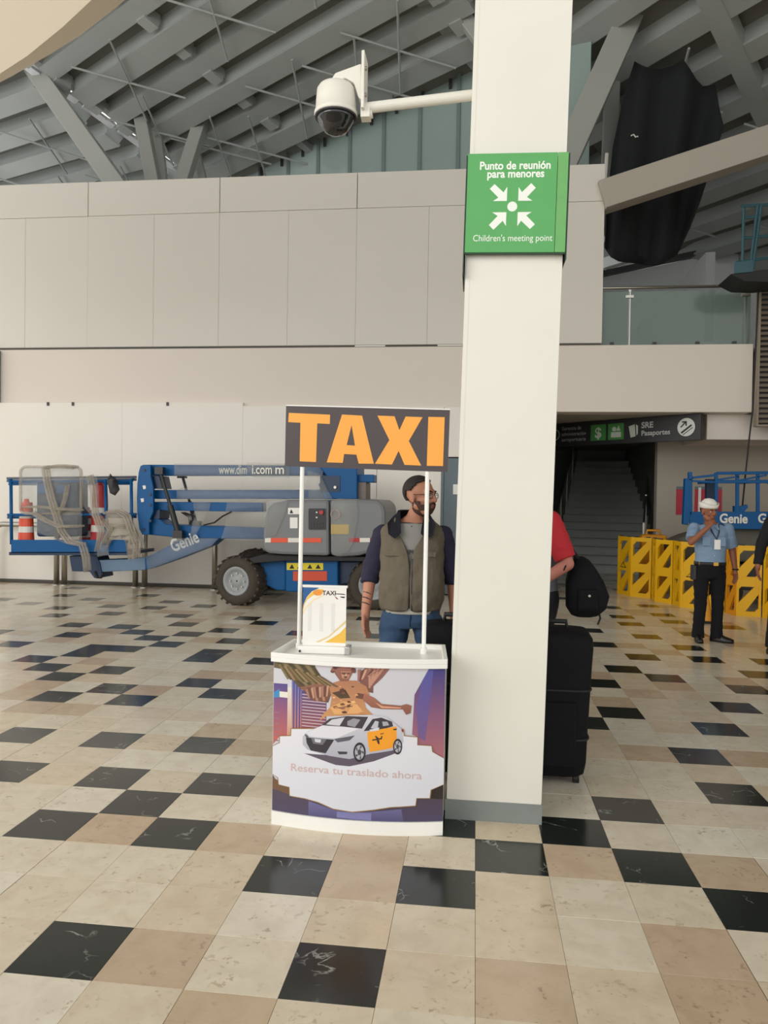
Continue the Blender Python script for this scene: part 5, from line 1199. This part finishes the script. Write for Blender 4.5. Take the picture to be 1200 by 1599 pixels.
# ---------------------------------------------------------------- person with red sleeve behind the pillar
rs_ = thing('person', 'person with a red sleeve and charcoal shirt mostly hidden behind the white pillar', 'person', (.43, 5.15, 0), R_(-90))
hc = (0, -.17, 1.60); sL, eL, wL = (.20, .045, 1.40), (.245, .155, 1.14), (.225, -.06, .985); sR, eR, wR = (-.20, -.02, 1.40), (-.26, .02, 1.12), (-.2, -.2, 1.05)
lg2 = [[(-.095, 0, .85), (-.10, -.03, .46), (-.11, .02, .085)], [(.095, 0, .85), (.10, .02, .46), (.11, .08, .085)]]
b = base_body(lg2, [(sL, eL, wL), (sR, eR, wR)], hc, 0, .1, [(wL, (-.1, -.9, -.2), (-1, 0, 0), 1, .5), (wR, (.1, -.9, .1), (1, 0, 0), -1, .5)], lean=-.12)
remesh(b, 'body', M['skin3'], rs_, .008, 4); face_parts(rs_, hc, 0, .1); hair_shell(rs_, hc, 0, .1, M['hair'], .05, -.06, .004)
q = MB(); torso(q, .012, zs=(.92, 1.41), lean=-.12); remesh(q, 'shirt', M['greyt'], rs_, .009, 3)
for sh, el, lab in ((sL, eL, 1), (sR, eR, 0)):
    q = MB(); q.caps([lerp3(sh, (0, 0, 1.34), .15), sh, lerp3(sh, el, .5)], [.066, .076, .076], 14); q.cyl(lerp3(sh, el, .5), lerp3(sh, el, .88), .076, .068, 14); remesh(q, 'sleeve', M['redt'], rs_, .008, 3, wrinkle=.005)
MB().tube([Vector(lerp3(eL, wL, .08))+Vector((.035*math.cos(k*.524), .02*math.sin(k*.524), .04*math.sin(k*.524))) for k in range(12)], .008, 6, closed=True).build('arm_strap', M['black'], rs_)
q = MB(); q.loft([ring(z, 0, 0, rx, ry) for z, rx, ry in ((.955,.17,.125),(.90,.176,.13),(.82,.17,.125),(.77,.15,.115))])
for l in lg2: q.caps([(l[0][0], 0, .80), lerp3(l[0], l[1], .5), l[1], (l[2][0], l[2][1], .12)], [.096, .086, .074, .066], 14); q.cyl((l[2][0], l[2][1], .2), (l[2][0], l[2][1], .045), .066, .074, 14)
remesh(q, 'trousers', M['blackc'], rs_, .01, 3, wrinkle=.006)
for l in lg2: shoe(rs_, l[2], 0, M['shoe'])
# ---------------------------------------------------------------- person in black at the right edge
pk = thing('person', 'person in black suit stepping in at the right edge beside the barriers', 'person', (3.27, 8.40, 0), R_(-8))
hc = (0, -.02, 1.585); sR, eR, wR = (-.185, 0, 1.355), (-.275, .0, 1.11), (-.315, -.05, .89); sL, eL, wL = (.185, 0, 1.355), (.25, .03, 1.11), (.27, -.02, .88)
lg3 = [[(-.10, 0, .85), (-.13, -.04, .46), (-.16, -.06, .085)], [(.10, 0, .85), (.11, .06, .46), (.12, .16, .10)]]
b = base_body(lg3, [(sR, eR, wR), (sL, eL, wL)], hc, -.2, 0, [(wR, (0, -.12, -1), (.8, -.3, 0), 1, .3), (wL, (0, -.12, -1), (-.8, -.3, 0), -1, .3)])
remesh(b, 'body', M['skin2'], pk, .008, 4); face_parts(pk, hc, -.2); hair_shell(pk, hc, -.2, 0, M['hair'])
q = MB(); torso(q, .02, zs=(.84, 1.41))
for sh, el, wr in ((sR, eR, wR), (sL, eL, wL)):
    q.caps([sh, el], [.068, .058], 14); q.cyl(el, lerp3(el, wr, .94), .057, .046, 14); q.ell(lerp3(sh, (0, 0, 1.30), .3), (.07, .066, .07))
remesh(q, 'jacket', M['blackc'], pk, .009, 3, wrinkle=.005)
q = MB(); q.loft([ring(z, 0, 0, rx, ry) for z, rx, ry in ((.955,.165,.12),(.90,.17,.125),(.82,.168,.122),(.77,.15,.112))])
for l in lg3: q.caps([(l[0][0], 0, .80), lerp3(l[0], l[1], .5), l[1], (l[2][0], l[2][1], .12)], [.096, .085, .072, .064], 14); q.cyl((l[2][0], l[2][1], .2), (l[2][0], l[2][1], .045), .064, .07, 14)
remesh(q, 'trousers', M['blackc'], pk, .01, 3)
for l, yw in zip(lg3, (-.3, .2)): shoe(pk, (l[2][0], l[2][1], 0), yw, M['shoe'])

# ================================================================== LUGGAGE
def case(name, lb, x0, x1, y0, y1, h, sag):
    t = thing(name, lb, 'suitcase', ((x0+x1)/2, (y0+y1)/2, 0), 0, 'black suitcases behind the pillar')
    hx, hy_ = (x1-x0)/2, (y1-y0)/2; mb = MB(); n = 32; rings = []
    for z, f in ((.045, .86), (.06, .95), (.12, .99), (.3, .985), (.5, .995), (.68, 1.0), (.78, 1.01), (.84, .98), (.875, .88), (.885, .6)):
        zz = z/.885*h
        rings.append(ring(zz, sag*z, 0, hx*f, hy_*f, n, .38))
    mb.loft(rings); bd_ = mb.build('shell', M['bagm'], t, smooth=True)
    for z in (.30*h, .62*h):
        MB().tube([Vector((sag*z+hx*1.005*math.copysign(abs(math.cos(a))**.38, math.cos(a)), hy_*1.005*math.copysign(abs(math.sin(a))**.38, math.sin(a)), z)) for a in [2*math.pi*k/48 for k in range(48)]], .007, 6, closed=True).build('piping', M['black'], bd_)
    MB().box(-hx*.7, hx*.7, -hy_-.018, -hy_+.01, h*.12, h*.55).build('front_pocket', M['bagm'], t, bevel=.02)
    MB().tube([(-hx*.35+sag, 0, h-.02), (-hx*.33+sag, 0, h+.035), (hx*.33+sag, 0, h+.035), (hx*.35+sag, 0, h-.02)], .014, 8).build('handle', M['black'], t, smooth=True)
    for sx in (-1, 1):
        for sy in (-1, 1): MB().cyl((sx*hx*.75-.015, sy*hy_*.6, .03), (sx*hx*.75+.015, sy*hy_*.6, .03), .03, n=16).build('wheel', M['black'], t)
    return t
case('suitcase', 'large black fabric suitcase standing at the right side of the white pillar', .19, .625, 4.17, 4.5, .83, .035)
case('suitcase', 'black suitcase squeezed between the counter and the left side of the pillar', -.285, .1, 4.14, 4.36, .86, .0)
bp_ = thing('shoulder_bag', 'black nylon backpack slung behind the person with the red sleeve', 'backpack', (.705, 5.06, .79))
mb = MB(); mb.loft([ring(z, -.02+.05*(1-abs(z-.12)/.25), 0, rx, ry, 28, .6) for z, rx, ry in ((0, .05, .05), (.012, .085, .085), (.06, .125, .11), (.14, .135, .12), (.23, .118, .11), (.31, .085, .095), (.37, .05, .07), (.39, .02, .03))]); sb = mb.build('shell', M['bagm'], bp_, smooth=True)
MB().box(-.05, .08, -.135, -.10, .05, .19).build('front_pocket', M['bagm'], sb, bevel=.02); MB().cyl((.02, -.135, .15), (.02, -.142, .15), .008).build('badge', M['steel'], sb)
MB().tube([(-.02, -.03, .34), (-.12, -.08, .48), (-.26, -.12, .60), (-.33, -.06, .62), (-.34, .02, .56)], .016, 6).build('strap', M['black'], bp_, smooth=True)
MB().tube([(.09, -.04, .06), (.10, -.07, .0), (.085, -.07, -.04)], .007, 5).build('loose_strap', M['black'], bp_)
